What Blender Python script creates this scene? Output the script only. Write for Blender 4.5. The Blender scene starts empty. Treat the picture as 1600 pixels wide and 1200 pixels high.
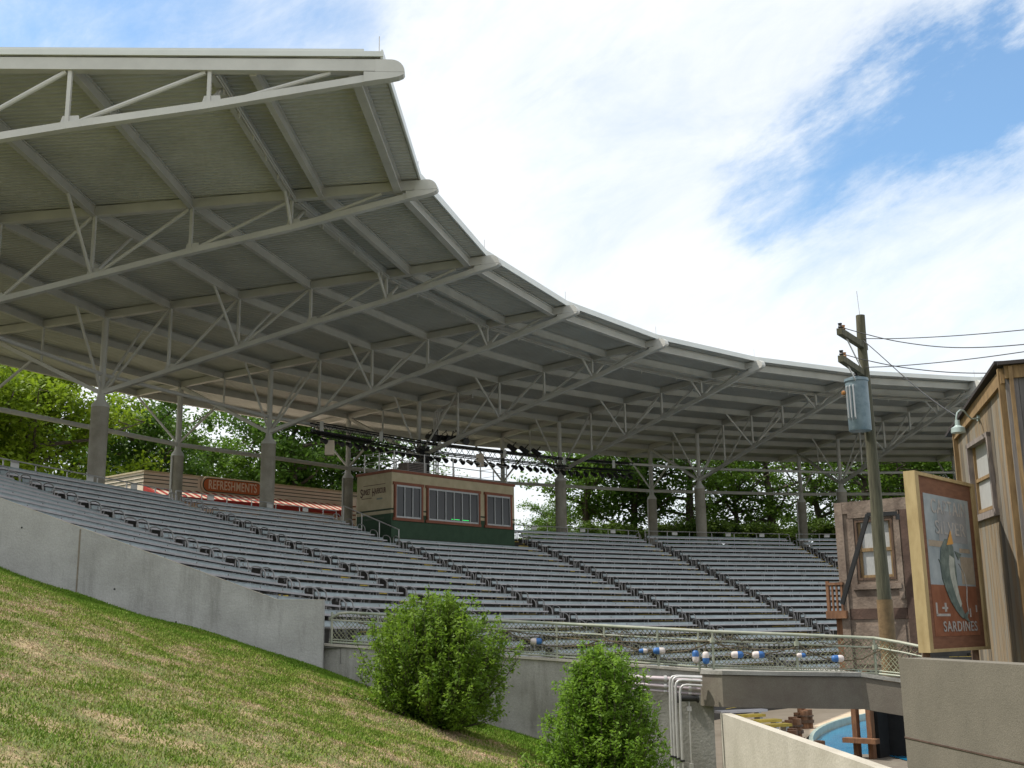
import bpy, math, random
import numpy as np
from mathutils import Vector, Matrix, Euler
random.seed(7); rng = np.random.default_rng(7)
scene = bpy.context.scene
COL = scene.collection
# ------------------------------------------------------------------ camera frame
CAM = np.array([-30.946, -37.069, 0.0]); FPX = 1769.4
CR = np.array([0.98160284, 0.19042632, -0.0139166]); CU = np.array([0.05379679, -0.20590258, 0.97709264]); CF = np.array([-0.18319869, 0.95986559, 0.21235888])
HH = np.array([-.1875, .9823, 0.]); HH /= np.linalg.norm(HH); GG = np.array([HH[1], -HH[0], 0.])
def W(g, h, z): p = CAM + GG*g + HH*h; return Vector((p[0], p[1], z))          # metres right of / ahead of the visitor
def at(px, py, h):                                                                # photo point at ground distance h
    d = CR*(px-800)/FPX - CU*(py-600)/FPX + CF
    p = CAM + d*(h/float(d @ HH)); return Vector(p)
def pix(p):
    d = np.array(p)-CAM; z = d @ CF
    return 800+FPX*(d @ CR)/z, 600-FPX*(d @ CU)/z
def TH(k): return 3.3912539592384228 - k*0.20583846567938374
def P(k, r, z): t = TH(k); return Vector((r*math.cos(t), r*math.sin(t), z))
Z = Vector((0, 0, 1))
# ------------------------------------------------------------------ materials
def mat(name, base, rough=.7, metal=0., var=.0, scale=3., base2=None, bump=0., bscale=30., stretch=None, spec=.5, detail=6, trans=0., world=True, fn=None):
    m = bpy.data.materials.new(name); m.use_nodes = True; nt = m.node_tree; N = nt.nodes; L = nt.links
    b = N['Principled BSDF']; b.inputs['Roughness'].default_value = rough; b.inputs['Metallic'].default_value = metal
    b.inputs['Specular IOR Level'].default_value = spec
    b.inputs['Base Color'].default_value = (*base, 1)
    if world: co = N.new('ShaderNodeNewGeometry').outputs['Position']
    else: co = N.new('ShaderNodeTexCoord').outputs['Object']
    if stretch:
        mp = N.new('ShaderNodeMapping'); mp.inputs['Scale'].default_value = stretch; L.new(co, mp.inputs['Vector']); co = mp.outputs['Vector']
    if var or base2:
        n = N.new('ShaderNodeTexNoise'); n.inputs['Scale'].default_value = scale; n.inputs['Detail'].default_value = detail; n.inputs['Roughness'].default_value = .62
        L.new(co, n.inputs['Vector'])
        r = N.new('ShaderNodeValToRGB'); r.color_ramp.elements[0].position = .33; r.color_ramp.elements[1].position = .68
        if base2: c1, c2 = base, base2
        else: c1 = tuple(x*(1-var) for x in base); c2 = tuple(min(1, x*(1+var)) for x in base)
        r.color_ramp.elements[0].color = (*c1, 1); r.color_ramp.elements[1].color = (*c2, 1)
        L.new(n.outputs['Fac'], r.inputs['Fac']); L.new(r.outputs['Color'], b.inputs['Base Color'])
    if bump:
        n2 = N.new('ShaderNodeTexNoise'); n2.inputs['Scale'].default_value = bscale; n2.inputs['Detail'].default_value = 5
        L.new(co, n2.inputs['Vector']); bp = N.new('ShaderNodeBump'); bp.inputs['Strength'].default_value = bump; bp.inputs['Distance'].default_value = .02
        L.new(n2.outputs['Fac'], bp.inputs['Height']); L.new(bp.outputs['Normal'], b.inputs['Normal'])
    if trans:
        out = N['Material Output']; t = N.new('ShaderNodeBsdfTranslucent'); mx = N.new('ShaderNodeMixShader'); mx.inputs[0].default_value = trans
        L.new(b.outputs[0], mx.inputs[1]); L.new(t.outputs[0], mx.inputs[2]); L.new(mx.outputs[0], out.inputs['Surface'])
        src = b.inputs['Base Color'].links[0].from_socket if b.inputs['Base Color'].links else None
        if src: L.new(src, t.inputs['Color'])
        else: t.inputs['Color'].default_value = (*base, 1)
    if fn: fn(N, L, b, co)
    return m
def conc_fn(streak=.5, dark=(.13, .125, .11), joint=None):
    # weathering: run-off streaks and blotches with shapes of their own
    def f(N, L, b, co):
        src = b.inputs['Base Color'].links[0].from_socket
        mp = N.new('ShaderNodeMapping'); mp.inputs['Scale'].default_value = (1.6, 1.6, .22); L.new(co, mp.inputs['Vector'])
        n = N.new('ShaderNodeTexNoise'); n.inputs['Scale'].default_value = 1.5; n.inputs['Detail'].default_value = 8; n.inputs['Roughness'].default_value = .7; L.new(mp.outputs[0], n.inputs['Vector'])
        r = N.new('ShaderNodeValToRGB'); r.color_ramp.elements[0].position = .52; r.color_ramp.elements[1].position = .78
        r.color_ramp.elements[0].color = (0, 0, 0, 1); r.color_ramp.elements[1].color = (streak,)*3+(1,)
        L.new(n.outputs['Fac'], r.inputs['Fac'])
        mx = N.new('ShaderNodeMix'); mx.data_type = 'RGBA'; L.new(r.outputs['Color'], mx.inputs['Factor']); L.new(src, mx.inputs[6]); mx.inputs[7].default_value = (*dark, 1)
        n3 = N.new('ShaderNodeTexNoise'); n3.inputs['Scale'].default_value = 45; n3.inputs['Detail'].default_value = 3; L.new(co, n3.inputs['Vector'])
        r3 = N.new('ShaderNodeValToRGB'); r3.color_ramp.elements[0].position = .3; r3.color_ramp.elements[1].position = .7
        r3.color_ramp.elements[0].color = (.86, .86, .86, 1); r3.color_ramp.elements[1].color = (1.08, 1.08, 1.08, 1); L.new(n3.outputs['Fac'], r3.inputs['Fac'])
        m2 = N.new('ShaderNodeMix'); m2.data_type = 'RGBA'; m2.blend_type = 'MULTIPLY'; m2.inputs['Factor'].default_value = 1
        L.new(mx.outputs[2], m2.inputs[6]); L.new(r3.outputs['Color'], m2.inputs[7]); L.new(m2.outputs[2], b.inputs['Base Color'])
    return f
M = {}
M['conc'] = mat('concrete_wall', (.32, .315, .30), .9, var=.0, base2=(.44, .435, .42), scale=.9, bump=.5, bscale=18, fn=conc_fn(.65))
M['conc_low'] = mat('concrete_low_wall', (.26, .25, .225), .9, base2=(.38, .37, .34), scale=1.2, bump=.5, bscale=18, fn=conc_fn(.75, (.11, .10, .085)))
M['conc_light'] = mat('concrete_pale', (.40, .37, .31), .9, base2=(.50, .465, .40), scale=1.2, bump=.4, bscale=20, fn=conc_fn(.35, (.25, .23, .18)))
M['conc_brown'] = mat('concrete_brown', (.15, .125, .10), .85, base2=(.19, .17, .135), scale=2, bump=.3, bscale=60, fn=conc_fn(.3, (.12, .10, .08)))
M['near_wall'] = mat('stucco_grey_brown', (.13, .117, .093), .9, base2=(.16, .143, .115), scale=1.5, bump=.3, bscale=70, fn=conc_fn(.35, (.11, .10, .08)))
M['column'] = mat('concrete_column', (.27, .25, .205), .9, base2=(.38, .355, .30), scale=1.4, bump=.3, bscale=25, fn=conc_fn(.6, (.14, .13, .10)))
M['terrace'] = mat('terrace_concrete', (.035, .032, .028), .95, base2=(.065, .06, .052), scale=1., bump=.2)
M['steel'] = mat('painted_steel', (.50, .495, .465), .45, var=.10, scale=.8, detail=9, bump=.04, spec=.5)
M['purlin'] = mat('purlin_steel', (.46, .455, .42), .5, var=.10, scale=.8, detail=9)
M['deck'] = mat('roof_deck', (.455, .46, .435), .5, var=.12, scale=.5, detail=8)
M['fascia'] = mat('fascia_white', (.62, .64, .62), .45, var=.05, scale=1.)
M['bench'] = mat('bench_aluminium', (.33, .385, .40), .5, metal=.15, var=.16, scale=1.3, detail=9)
M['bench_edge'] = mat('bench_seat', (.48, .46, .475), .45, metal=.2, var=.08, scale=2.2)
M['galv'] = mat('galvanised_tube', (.50, .49, .48), .42, metal=.3, var=.12, scale=5)
M['railg'] = mat('rail_green', (.25, .29, .22), .6, base2=(.42, .41, .33), scale=2.5)
M['net'] = mat('net_cord', (.20, .21, .13), .9, base2=(.34, .34, .24), scale=4)
M['rope'] = mat('rope', (.12, .095, .06), .95, var=.3, scale=9)
M['yellow'] = mat('yellow_nosing', (.55, .40, .06), .7, var=.25, scale=3)
M['black'] = mat('black_metal', (.012, .012, .013), .5, var=.2, scale=5)
M['lens'] = mat('lamp_glass', (.05, .05, .055), .1)
M['white'] = mat('white_plastic', (.62, .62, .60), .5, var=.05)
M['blue'] = mat('float_blue', (.03, .12, .34), .45, var=.2, scale=8)
M['floatw'] = mat('float_white', (.58, .52, .50), .6, var=.15, scale=9)
M['cream'] = mat('cream_stucco', (.66, .56, .45), .9, base2=(.74, .64, .53), scale=1.2, bump=.3, bscale=30)
M['tan'] = mat('booth_stucco', (.40, .34, .22), .9, base2=(.50, .43, .29), scale=1.6, bump=.3, bscale=30)
M['green'] = mat('booth_green', (.022, .055, .028), .8, base2=(.035, .075, .04), scale=2)
M['dgreen'] = mat('stripe_green', (.03, .05, .028), .8)
M['rust'] = mat('trim_rust', (.22, .075, .04), .7, var=.15, scale=3)
M['signor'] = mat('sign_orange', (.42, .11, .025), .6, var=.1, scale=3)
M['red'] = mat('awning_red', (.42, .04, .03), .8, trans=.2)
M['awhite'] = mat('awning_white', (.72, .60, .46), .8, trans=.2)
M['glass'] = mat('window_glass', (.04, .042, .045), .2, spec=.35)
M['glass2'] = mat('curtained_glass', (.38, .38, .37), .35, var=.15, scale=6, stretch=(8, 8, 1))
M['alu'] = mat('aluminium_frame', (.36, .37, .37), .4, metal=.3)
M['led'] = mat('green_screen', (.02, .3, .05), .5)
_e = M['led'].node_tree.nodes['Principled BSDF']; _e.inputs['Emission Color'].default_value = (.05, 1, .2, 1); _e.inputs['Emission Strength'].default_value = .6
def wood_fn(w=.16, cols=None, axis=0):
    def f(N, L, b, co):
        # plank-by-plank tone + grain, in the object's own coordinates
        sx = N.new('ShaderNodeSeparateXYZ'); L.new(co, sx.inputs[0])
        d = N.new('ShaderNodeMath'); d.operation = 'DIVIDE'; L.new(sx.outputs[axis], d.inputs[0]); d.inputs[1].default_value = w
        fl = N.new('ShaderNodeMath'); fl.operation = 'FLOOR'; L.new(d.outputs[0], fl.inputs[0])
        wn = N.new('ShaderNodeTexWhiteNoise'); wn.noise_dimensions = '1D'; L.new(fl.outputs[0], wn.inputs['W'])
        mp = N.new('ShaderNodeMapping'); mp.inputs['Scale'].default_value = (9, 9, .8); L.new(co, mp.inputs['Vector'])
        n = N.new('ShaderNodeTexNoise'); n.inputs['Scale'].default_value = 1.6; n.inputs['Detail'].default_value = 9; n.inputs['Roughness'].default_value = .7; L.new(mp.outputs[0], n.inputs['Vector'])
        a = N.new('ShaderNodeMath'); a.operation = 'MULTIPLY_ADD'; L.new(wn.outputs[0], a.inputs[0]); a.inputs[1].default_value = .55
        s = N.new('ShaderNodeMath'); s.operation = 'MULTIPLY_ADD'; L.new(n.outputs['Fac'], s.inputs[0]); s.inputs[1].default_value = 1.5; s.inputs[2].default_value = -.52
        L.new(s.outputs[0], a.inputs[2])
        r = N.new('ShaderNodeValToRGB'); cr = r.color_ramp
        for i, (pos, c) in enumerate(cols):
            e = cr.elements[i] if i < 2 else cr.elements.new(pos)
            e.position = pos; e.color = (*c, 1)
        L.new(a.outputs[0], r.inputs['Fac']); L.new(r.outputs['Color'], b.inputs['Base Color'])
        fr = N.new('ShaderNodeMath'); fr.operation = 'FRACT'; L.new(d.outputs[0], fr.inputs[0])
        pp = N.new('ShaderNodeMath'); pp.operation = 'PINGPONG'; L.new(d.outputs[0], pp.inputs[0]); pp.inputs[1].default_value = .5
        sm = N.new('ShaderNodeMapRange'); L.new(pp.outputs[0], sm.inputs[0]); sm.inputs[1].default_value = 0; sm.inputs[2].default_value = .05
        bp = N.new('ShaderNodeBump'); bp.inputs['Strength'].default_value = .9; bp.inputs['Distance'].default_value = .015; L.new(sm.outputs[0], bp.inputs['Height']); L.new(bp.outputs['Normal'], b.inputs['Normal'])
    return f
WOODC = [(0., (.04, .035, .03)), (1., (.26, .18, .095)), (.3, (.10, .085, .065)), (.52, (.21, .15, .085)), (.75, (.17, .165, .145))]
M['woodwall'] = mat('weathered_boards', (.3, .2, .1), .85, world=False, fn=wood_fn(.17, WOODC))
M['woodgrey'] = mat('grey_boards', (.2, .2, .2), .9, world=False, fn=wood_fn(.17, [(0., (.05, .05, .05)), (1., (.30, .28, .27)), (.5, (.16, .15, .15))]))
M['woodtrim'] = mat('ochre_trim', (.15, .095, .045), .85, base2=(.28, .185, .085), scale=5, stretch=(3, 3, .6))
M['woodframe'] = mat('frame_ochre', (.30, .22, .10), .8, base2=(.43, .33, .17), scale=4, stretch=(2, 2, .6))
M['wooddark'] = mat('dark_timber', (.05, .03, .02), .85, base2=(.13, .075, .045), scale=5, stretch=(3, 3, .6))
M['woodbr'] = mat('brown_timber', (.13, .06, .03), .85, base2=(.24, .12, .06), scale=5, stretch=(3, 3, .6))
M['woodgw'] = mat('grey_trim', (.13, .11, .10), .85, base2=(.26, .22, .2), scale=6, stretch=(3, 3, .6))
M['stucco_br'] = mat('brown_stucco', (.11, .08, .062), .95, base2=(.27, .21, .165), scale=1.7, bump=.8, bscale=14, detail=9)
M['stucco_dk'] = mat('dark_stucco', (.05, .03, .022), .95, base2=(.10, .06, .045), scale=2, bump=.5, bscale=14)
M['pole'] = mat('pole_timber', (.04, .038, .022), .9, base2=(.105, .10, .062), scale=4, stretch=(4, 4, .35), bump=.6, bscale=12)
M['polebase'] = mat('pole_wrap', (.11, .07, .032), .9, base2=(.19, .125, .06), scale=6, bump=.4)
M['trafo'] = mat('transformer_paint', (.10, .15, .18), .5, base2=(.19, .25, .28), scale=5, bump=.15, bscale=20)
M['porc'] = mat('porcelain_brown', (.35, .16, .05), .3)
M['wire'] = mat('cable_black', (.02, .02, .022), .7)
M['roofdk'] = mat('roof_edge_dark', (.03, .025, .025), .8)
M['signblue'] = mat('faded_blue_paint', (.18, .22, .24), .6, base2=(.34, .38, .40), scale=2.2, detail=8)
M['signrust'] = mat('faded_red_paint', (.17, .055, .025), .65, base2=(.25, .10, .05), scale=4, detail=8)
M['signwood'] = mat('sign_brown_board', (.13, .055, .03), .7, base2=(.20, .09, .05), scale=4, stretch=(1, 1, 6))
M['signgrey'] = mat('sign_grey_patch', (.24, .25, .26), .65, var=.15, scale=5)
M['signwhite'] = mat('sign_faded_white', (.42, .38, .34), .7, base2=(.24, .25, .26), scale=7, detail=8)
M['signtan'] = mat('sign_tan_patch', (.30, .25, .19), .7, var=.2, scale=6)
M['fish'] = mat('fish_green', (.06, .09, .085), .5, base2=(.17, .21, .19), scale=9)
M['fishb'] = mat('fish_belly', (.36, .38, .34), .5, var=.2, scale=12)
M['fisho'] = mat('fish_hat_orange', (.52, .27, .07), .6)
M['pool'] = mat('pool_water', (.012, .17, .34), .06, base2=(.02, .25, .44), scale=.7, bump=.25, bscale=3)
M['pwall'] = mat('pool_wall', (.30, .36, .32), .5, var=.15)
M['cave'] = mat('opening_shade', (.012, .012, .012), .8, var=.3, scale=5)  # near-black stands in for the shade inside the stage opening
M['bark'] = mat('bark', (.045, .036, .026), .95, base2=(.10, .08, .06), scale=5, bump=.6)
M['lampgrey'] = mat('lamp_enamel', (.33, .40, .38), .35, metal=.2)
M['roofgrey'] = mat('roof_membrane', (.3, .3, .29), .8, var=.1)
def leafmat(name, a, b_, tr=.35, sc=.9):
    return mat(name, a, .55, base2=b_, scale=sc, detail=3, trans=tr, spec=.3)
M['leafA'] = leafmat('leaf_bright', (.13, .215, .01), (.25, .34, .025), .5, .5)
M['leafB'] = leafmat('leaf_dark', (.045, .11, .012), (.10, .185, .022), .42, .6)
M['leafC'] = leafmat('leaf_mid', (.065, .145, .012), (.14, .235, .025), .45, .6)
M['leafS'] = leafmat('leaf_shrub', (.05, .10, .014), (.13, .20, .03), .42, .7)
M['leafbush'] = leafmat('leaf_bush', (.095, .185, .014), (.21, .32, .035), .5, 3.5)
M['leafbush2'] = leafmat('leaf_bush_light', (.10, .205, .016), (.22, .36, .04), .5, 3.5)
def lawn_fn(N, L, b, co):
    n = N.new('ShaderNodeTexNoise'); n.inputs['Scale'].default_value = 1.5; n.inputs['Detail'].default_value = 9; n.inputs['Roughness'].default_value = .68; L.new(co, n.inputs['Vector'])
    r = N.new('ShaderNodeValToRGB'); cr = r.color_ramp; cr.elements[0].position = .40; cr.elements[0].color = (.10, .15, .022, 1); cr.elements[1].position = .60; cr.elements[1].color = (.30, .23, .13, 1)
    e = cr.elements.new(.5); e.color = (.12, .13, .035, 1)
    L.new(n.outputs['Fac'], r.inputs['Fac'])
    n2 = N.new('ShaderNodeTexNoise'); n2.inputs['Scale'].default_value = 22; n2.inputs['Detail'].default_value = 6; L.new(co, n2.inputs['Vector'])
    r2 = N.new('ShaderNodeValToRGB'); r2.color_ramp.elements[0].position = .35; r2.color_ramp.elements[0].color = (.75, .8, .7, 1); r2.color_ramp.elements[1].position = .65; r2.color_ramp.elements[1].color = (1.25, 1.2, 1.15, 1); L.new(n2.outputs['Fac'], r2.inputs['Fac'])
    m2 = N.new('ShaderNodeMix'); m2.data_type = 'RGBA'; m2.blend_type = 'MULTIPLY'; m2.inputs['Factor'].default_value = 1
    L.new(r.outputs['Color'], m2.inputs[6]); L.new(r2.outputs['Color'], m2.inputs[7]); L.new(m2.outputs[2], b.inputs['Base Color'])
M['lawn'] = mat('lawn_soil', (.1, .1, .03), .95, bump=1., bscale=40, fn=lawn_fn)
def grass_fn(N, L, b, co):
    a = N.new('ShaderNodeAttribute'); a.attribute_name = 'tone'
    r = N.new('ShaderNodeValToRGB'); cr = r.color_ramp; cr.elements[0].position = 0; cr.elements[0].color = (.10, .185, .014, 1); cr.elements[1].position = 1; cr.elements[1].color = (.45, .325, .22, 1)
    e = cr.elements.new(.35); e.color = (.165, .235, .028, 1)
    e = cr.elements.new(.62); e.color = (.27, .26, .085, 1)
    L.new(a.outputs['Fac'], r.inputs['Fac']); L.new(r.outputs['Color'], b.inputs['Base Color'])
M['blade'] = mat('grass_blade', (.1, .16, .03), .8, spec=.2, fn=grass_fn)
# ------------------------------------------------------------------ mesh builder
class MB:
    def __init__(s): s.v = []; s.f = []; s.mi = []; s.cur = 0
    def add(s, vs, fs):
        o = len(s.v); s.v += [tuple(v) for v in vs]; s.f += [tuple(i+o for i in f) for f in fs]; s.mi += [s.cur]*len(fs); return s
    def hexa(s, a, b):                       # two quads a (bottom loop) and b (top loop)
        return s.add(list(a)+list(b), [(3, 2, 1, 0), (4, 5, 6, 7), (0, 1, 5, 4), (1, 2, 6, 5), (2, 3, 7, 6), (3, 0, 4, 7)])
    def box(s, c, x, y, z):                  # centre and three half-axis vectors
        c, x, y, z = Vector(c), Vector(x), Vector(y), Vector(z)
        return s.hexa([c-x-y-z, c+x-y-z, c+x+y-z, c-x+y-z], [c-x-y+z, c+x-y+z, c+x+y+z, c-x+y+z])
    def bx(s, x0, x1, y0, y1, z0, z1): return s.box(((x0+x1)/2, (y0+y1)/2, (z0+z1)/2), ((x1-x0)/2, 0, 0), (0, (y1-y0)/2, 0), (0, 0, (z1-z0)/2))
    def beam(s, p, q, w, h, up=Z):
        p, q = Vector(p), Vector(q); d = (q-p); L = d.length; d.normalize()
        sd = d.cross(up)
        if sd.length < 1e-4: sd = d.cross(Vector((0, 1, 0)))
        sd.normalize(); u = sd.cross(d)
        return s.box((p+q)/2, d*(L/2), sd*(w/2), u*(h/2))
    def tube(s, pts, r, n=8, cap=True):
        pts = [Vector(p) for p in pts]; m = len(pts); rs = r if isinstance(r, (list, tuple)) else [r]*m
        vs = []; prev = None
        for i, p in enumerate(pts):
            d = (pts[min(i+1, m-1)]-pts[max(i-1, 0)]).normalized()
            if prev is None:
                a = d.cross(Z)
                if a.length < 1e-3: a = d.cross(Vector((1, 0, 0)))
            else: a = prev-d*prev.dot(d)
            a.normalize(); prev = a; b = d.cross(a)
            vs += [p+(a*math.cos(2*math.pi*j/n)+b*math.sin(2*math.pi*j/n))*rs[i] for j in range(n)]
        fs = [(i*n+j, i*n+(j+1) % n, (i+1)*n+(j+1) % n, (i+1)*n+j) for i in range(m-1) for j in range(n)]
        if cap: fs += [tuple(range(n-1, -1, -1)), tuple((m-1)*n+j for j in range(n))]
        return s.add(vs, fs)
    def poly(s, pts, ext):                   # planar polygon extruded by a vector
        pts = [Vector(p) for p in pts]; e = Vector(ext); n = len(pts)
        return s.add(pts+[p+e for p in pts], [tuple(range(n-1, -1, -1)), tuple(range(n, 2*n))]+[(i, (i+1) % n, n+(i+1) % n, n+i) for i in range(n)])
    def build(s, name, m, parent=None, smooth=False, origin=None):
        o = Vector((0, 0, 0))
        if parent is not None and origin is None: o = wloc(parent)
        elif origin is not None: o = Vector(origin)
        me = bpy.data.meshes.new(name)
        me.from_pydata([(v[0]-o.x, v[1]-o.y, v[2]-o.z) for v in s.v], [], s.f)
        ms = m if isinstance(m, (list, tuple)) else [m]
        for q in ms: me.materials.append(q)
        if len(ms) > 1: me.polygons.foreach_set('material_index', s.mi)
        if smooth: me.polygons.foreach_set('use_smooth', [True]*len(me.polygons)); 
        me.update()
        ob = bpy.data.objects.new(name, me); COL.objects.link(ob)
        if smooth:
            md = ob.modifiers.new('edge', 'EDGE_SPLIT'); md.split_angle = math.radians(40)
        if parent is not None: ob.parent = parent
        elif origin is not None: ob.location = o
        return ob
def wloc(o):
    l = Vector(o['_o']) if '_o' in o else Vector((0, 0, 0))
    return l
def tag(o, label=None, cat=None, group=None, kind=None):
    if label: o['label'] = label
    if cat: o['category'] = cat
    if group: o['group'] = group
    if kind: o['kind'] = kind
    return o
def thing(name, loc, label, cat, group=None):
    o = bpy.data.objects.new(name, None); COL.objects.link(o); o.location = loc; o['_o'] = tuple(loc); o.empty_display_size = .2
    return tag(o, label, cat, group)
def sub(ob, parent):                         # parts built directly against an Empty keep its origin
    if '_o' in parent: ob['_o'] = parent['_o']
    return ob
def part(mb, name, m, parent, smooth=False):
    ob = mb.build(name, m, parent, smooth) if not parent.type == 'MESH' else mb.build(name, m, parent, smooth, origin=wloc(parent))
    ob['_o'] = tuple(wloc(parent)); return ob
def copy_tree(o, parent=None):
    c = o.copy(); COL.objects.link(c)
    if parent is not None: c.parent = parent
    for ch in [x for x in KIDS.get(o.name, [])]: copy_tree(ch, c)
    return c
KIDS = {}
def reg(root):
    for o in bpy.data.objects:
        if o.parent is not None:
            l = KIDS.setdefault(o.parent.name, [])
            if o not in l: l.append(o)
def text(body, name, m, parent, origin, xdir, zdir, size, sx=1., depth=.01, spacing=1., align='CENTER', shear=0, fit=None):
    cu = bpy.data.curves.new(name, 'FONT'); cu.body = body; cu.size = size; cu.extrude = depth; cu.align_x = align; cu.align_y = 'CENTER'; cu.space_character = spacing; cu.shear = shear
    cu.offset = size*.012
    tmp = bpy.data.objects.new('tmp', cu); COL.objects.link(tmp)
    dg = bpy.context.evaluated_depsgraph_get(); me = bpy.data.meshes.new_from_object(tmp.evaluated_get(dg)); bpy.data.objects.remove(tmp)
    me.materials.clear(); me.materials.append(m)
    if fit:
        xs = [v.co.x for v in me.vertices]; sx = fit/(max(xs)-min(xs)); cx_ = (max(xs)+min(xs))/2
        for v in me.vertices: v.co.x -= cx_
    x = Vector(xdir).normalized(); z = Vector(zdir).normalized(); y = x.cross(z)*-1  # text normal
    nrm = x.cross(z)
    mtx = Matrix((( x.x*sx, z.x, nrm.x), (x.y*sx, z.y, nrm.y), (x.z*sx, z.z, nrm.z))).to_4x4(); mtx.translation = Vector(origin)-wloc(parent)
    me.transform(mtx)
    ob = bpy.data.objects.new(name, me); COL.objects.link(ob); ob.parent = parent; ob['_o'] = tuple(wloc(parent))
    return ob
ORD = ['first', 'second', 'third', 'fourth', 'fifth', 'sixth', 'seventh', 'eighth', 'ninth', 'tenth', 'eleventh', 'twelfth', 'thirteenth', 'fourteenth', 'fifteenth', 'sixteenth', 'seventeenth', 'eighteenth', 'nineteenth', 'twentieth', 'twenty-first', 'twenty-second', 'twenty-third', 'twenty-fourth', 'twenty-fifth', 'twenty-sixth', 'twenty-seventh', 'twenty-eighth']
# ------------------------------------------------------------------ canopy
NT = 10
def ztop(r): return 14.5485 - .0124*(r-60) - .000074*(r-60)**2      # underside of top chord
R_TIP = 40.2
RP = {1: 41.6, 2: 44.3, 3: 45.4}
for j in range(4, 10): RP[j] = 60+(j-7)*3.65
R_REAR = 71.4
LZ = {3: 13.72, 4: 13.09, 5: 12.38, 6: 11.68, 7: 10.97}
can = thing('canopy', P(4.5, 60, 5.9), 'vast curved grey steel canopy with corrugated underside over the seating', 'canopy')
CH = .34; PH = .36
def corr(k):                                     # corrugated deck of the bay between truss k and k+1
    mb = MB(); a = TH(k+.5); ax = Vector((math.cos(a), math.sin(a), 0)); tg = Vector((-math.sin(a), math.cos(a), 0)); half = .20583846567938374/2
    ca = math.cos(half); ta = math.tan(half); r0 = 40.9*ca; r1 = R_REAR*ca
    pitch = .24; d = .055; prof = [(0, 0), (.09, 0), (.12, d), (.21, d)]
    half0 = .0
    ts = []; n = int(r1*ta/pitch)+1
    for i in range(-n, n):
        for x, z in prof: ts.append((i*pitch+x, z))
    ts.append((n*pitch, 0))
    lim = r1*ta
    over = .55 if k == 0 else 0.
    for (t0, z0), (t1, z1) in zip(ts, ts[1:]):
        lo0 = max(r0, abs(t0)/ta); lo1 = max(r0, abs(t1)/ta)
        if k == 0:                               # end bay runs a little past the end truss
            if t0 < 0: lo0 = max(r0, (abs(t0)-over)/ta); lo1 = max(r0, (abs(t1)-over)/ta)
        else:
            if abs(t0) > lim or abs(t1) > lim: continue
        if lo0 >= r1 and lo1 >= r1: continue
        lo0 = min(lo0, r1-.01); lo1 = min(lo1, r1-.01)
        zz = lambda r, z: ztop(r)+CH+.05+z
        vs = [ax*lo0+tg*t0+Z*zz(lo0, z0), ax*lo1+tg*t1+Z*zz(lo1, z1), ax*r1+tg*t1+Z*zz(r1, z1), ax*r1+tg*t0+Z*zz(r1, z0)]
        if k == 0 and False: pass
        mb.add(vs, [(0, 1, 2, 3)])
    return mb
# tangential axis sign: truss k lies on the +tg side (angles fall with k)
_half = .20583846567938374/2
def corr_bay(k):
    mb = MB(); a = TH(k+.5); ax = Vector((math.cos(a), math.sin(a), 0)); tg = Vector((-math.sin(a), math.cos(a), 0))
    ca = math.cos(_half); ta = math.tan(_half); r0 = 40.9*ca; r1 = R_REAR*ca; pitch = .24; d = .055
    n = int(r1*ta/pitch)+6; ts = []
    for i in range(-n, n):
        for x, z in ((0, 0), (.09, 0), (.12, d), (.21, d)): ts.append((i*pitch+x, z))
    ov = .14 if k == 0 else 0
    for (t0, z0), (t1, z1) in zip(ts, ts[1:]):
        def lo(t): return max(r0, ((t-ov) if t > 0 else -t)/ta)
        a0, a1 = lo(t0), lo(t1)
        if a0 >= r1-.02 and a1 >= r1-.02: continue
        a0, a1 = min(a0, r1-.01), min(a1, r1-.01)
        f = lambda r, t, z: ax*r+tg*t+Z*(ztop(r)+CH+.05+z)
        mb.add([f(a0, t0, z0), f(a1, t1, z1), f(r1, t1, z1), f(r1, t0, z0)], [(0, 1, 2, 3)])
    return mb
for k in range(NT-1):
    part(corr_bay(k), 'roof_deck', M['deck'], can)
    e = .0 if k else -.0
    # upper roofing skin with its fascia along the front and rear edges
    mb = MB()
    k0 = k
    def q(kk, r, dz): return P(kk, r, ztop(r)+CH+.05+dz)
    kk0f = k-(.14/(41*.2058)) if k == 0 else k; kk0r = k-(.14/(71*.2058)) if k == 0 else k
    mb.hexa([q(kk0f, 40.88, .075), q(k+1, 40.88, .075), q(k+1, R_REAR+.1, .075), q(kk0r, R_REAR+.1, .075)], [q(kk0f, 40.88, .16), q(k+1, 40.88, .16), q(k+1, R_REAR+.1, .16), q(kk0r, R_REAR+.1, .16)])
    mb.beam(q(kk0f, 40.82, .1), q(k+1, 40.82, .1), .06, .26); mb.beam(q(kk0r, R_REAR+.15, .02), q(k+1, R_REAR+.15, .02), .08, .4)
    if k == 0:
        mb.beam(q(kk0f-.002, 40.78, .09), q(kk0r-.001, R_REAR+.2, .09), .05, .15); mb.beam(q(kk0f+.015, 41.3, .20), q(kk0r+.01, R_REAR, .20), .3, .07)
    part(mb, 'roofing', M['fascia'], can)
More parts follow.
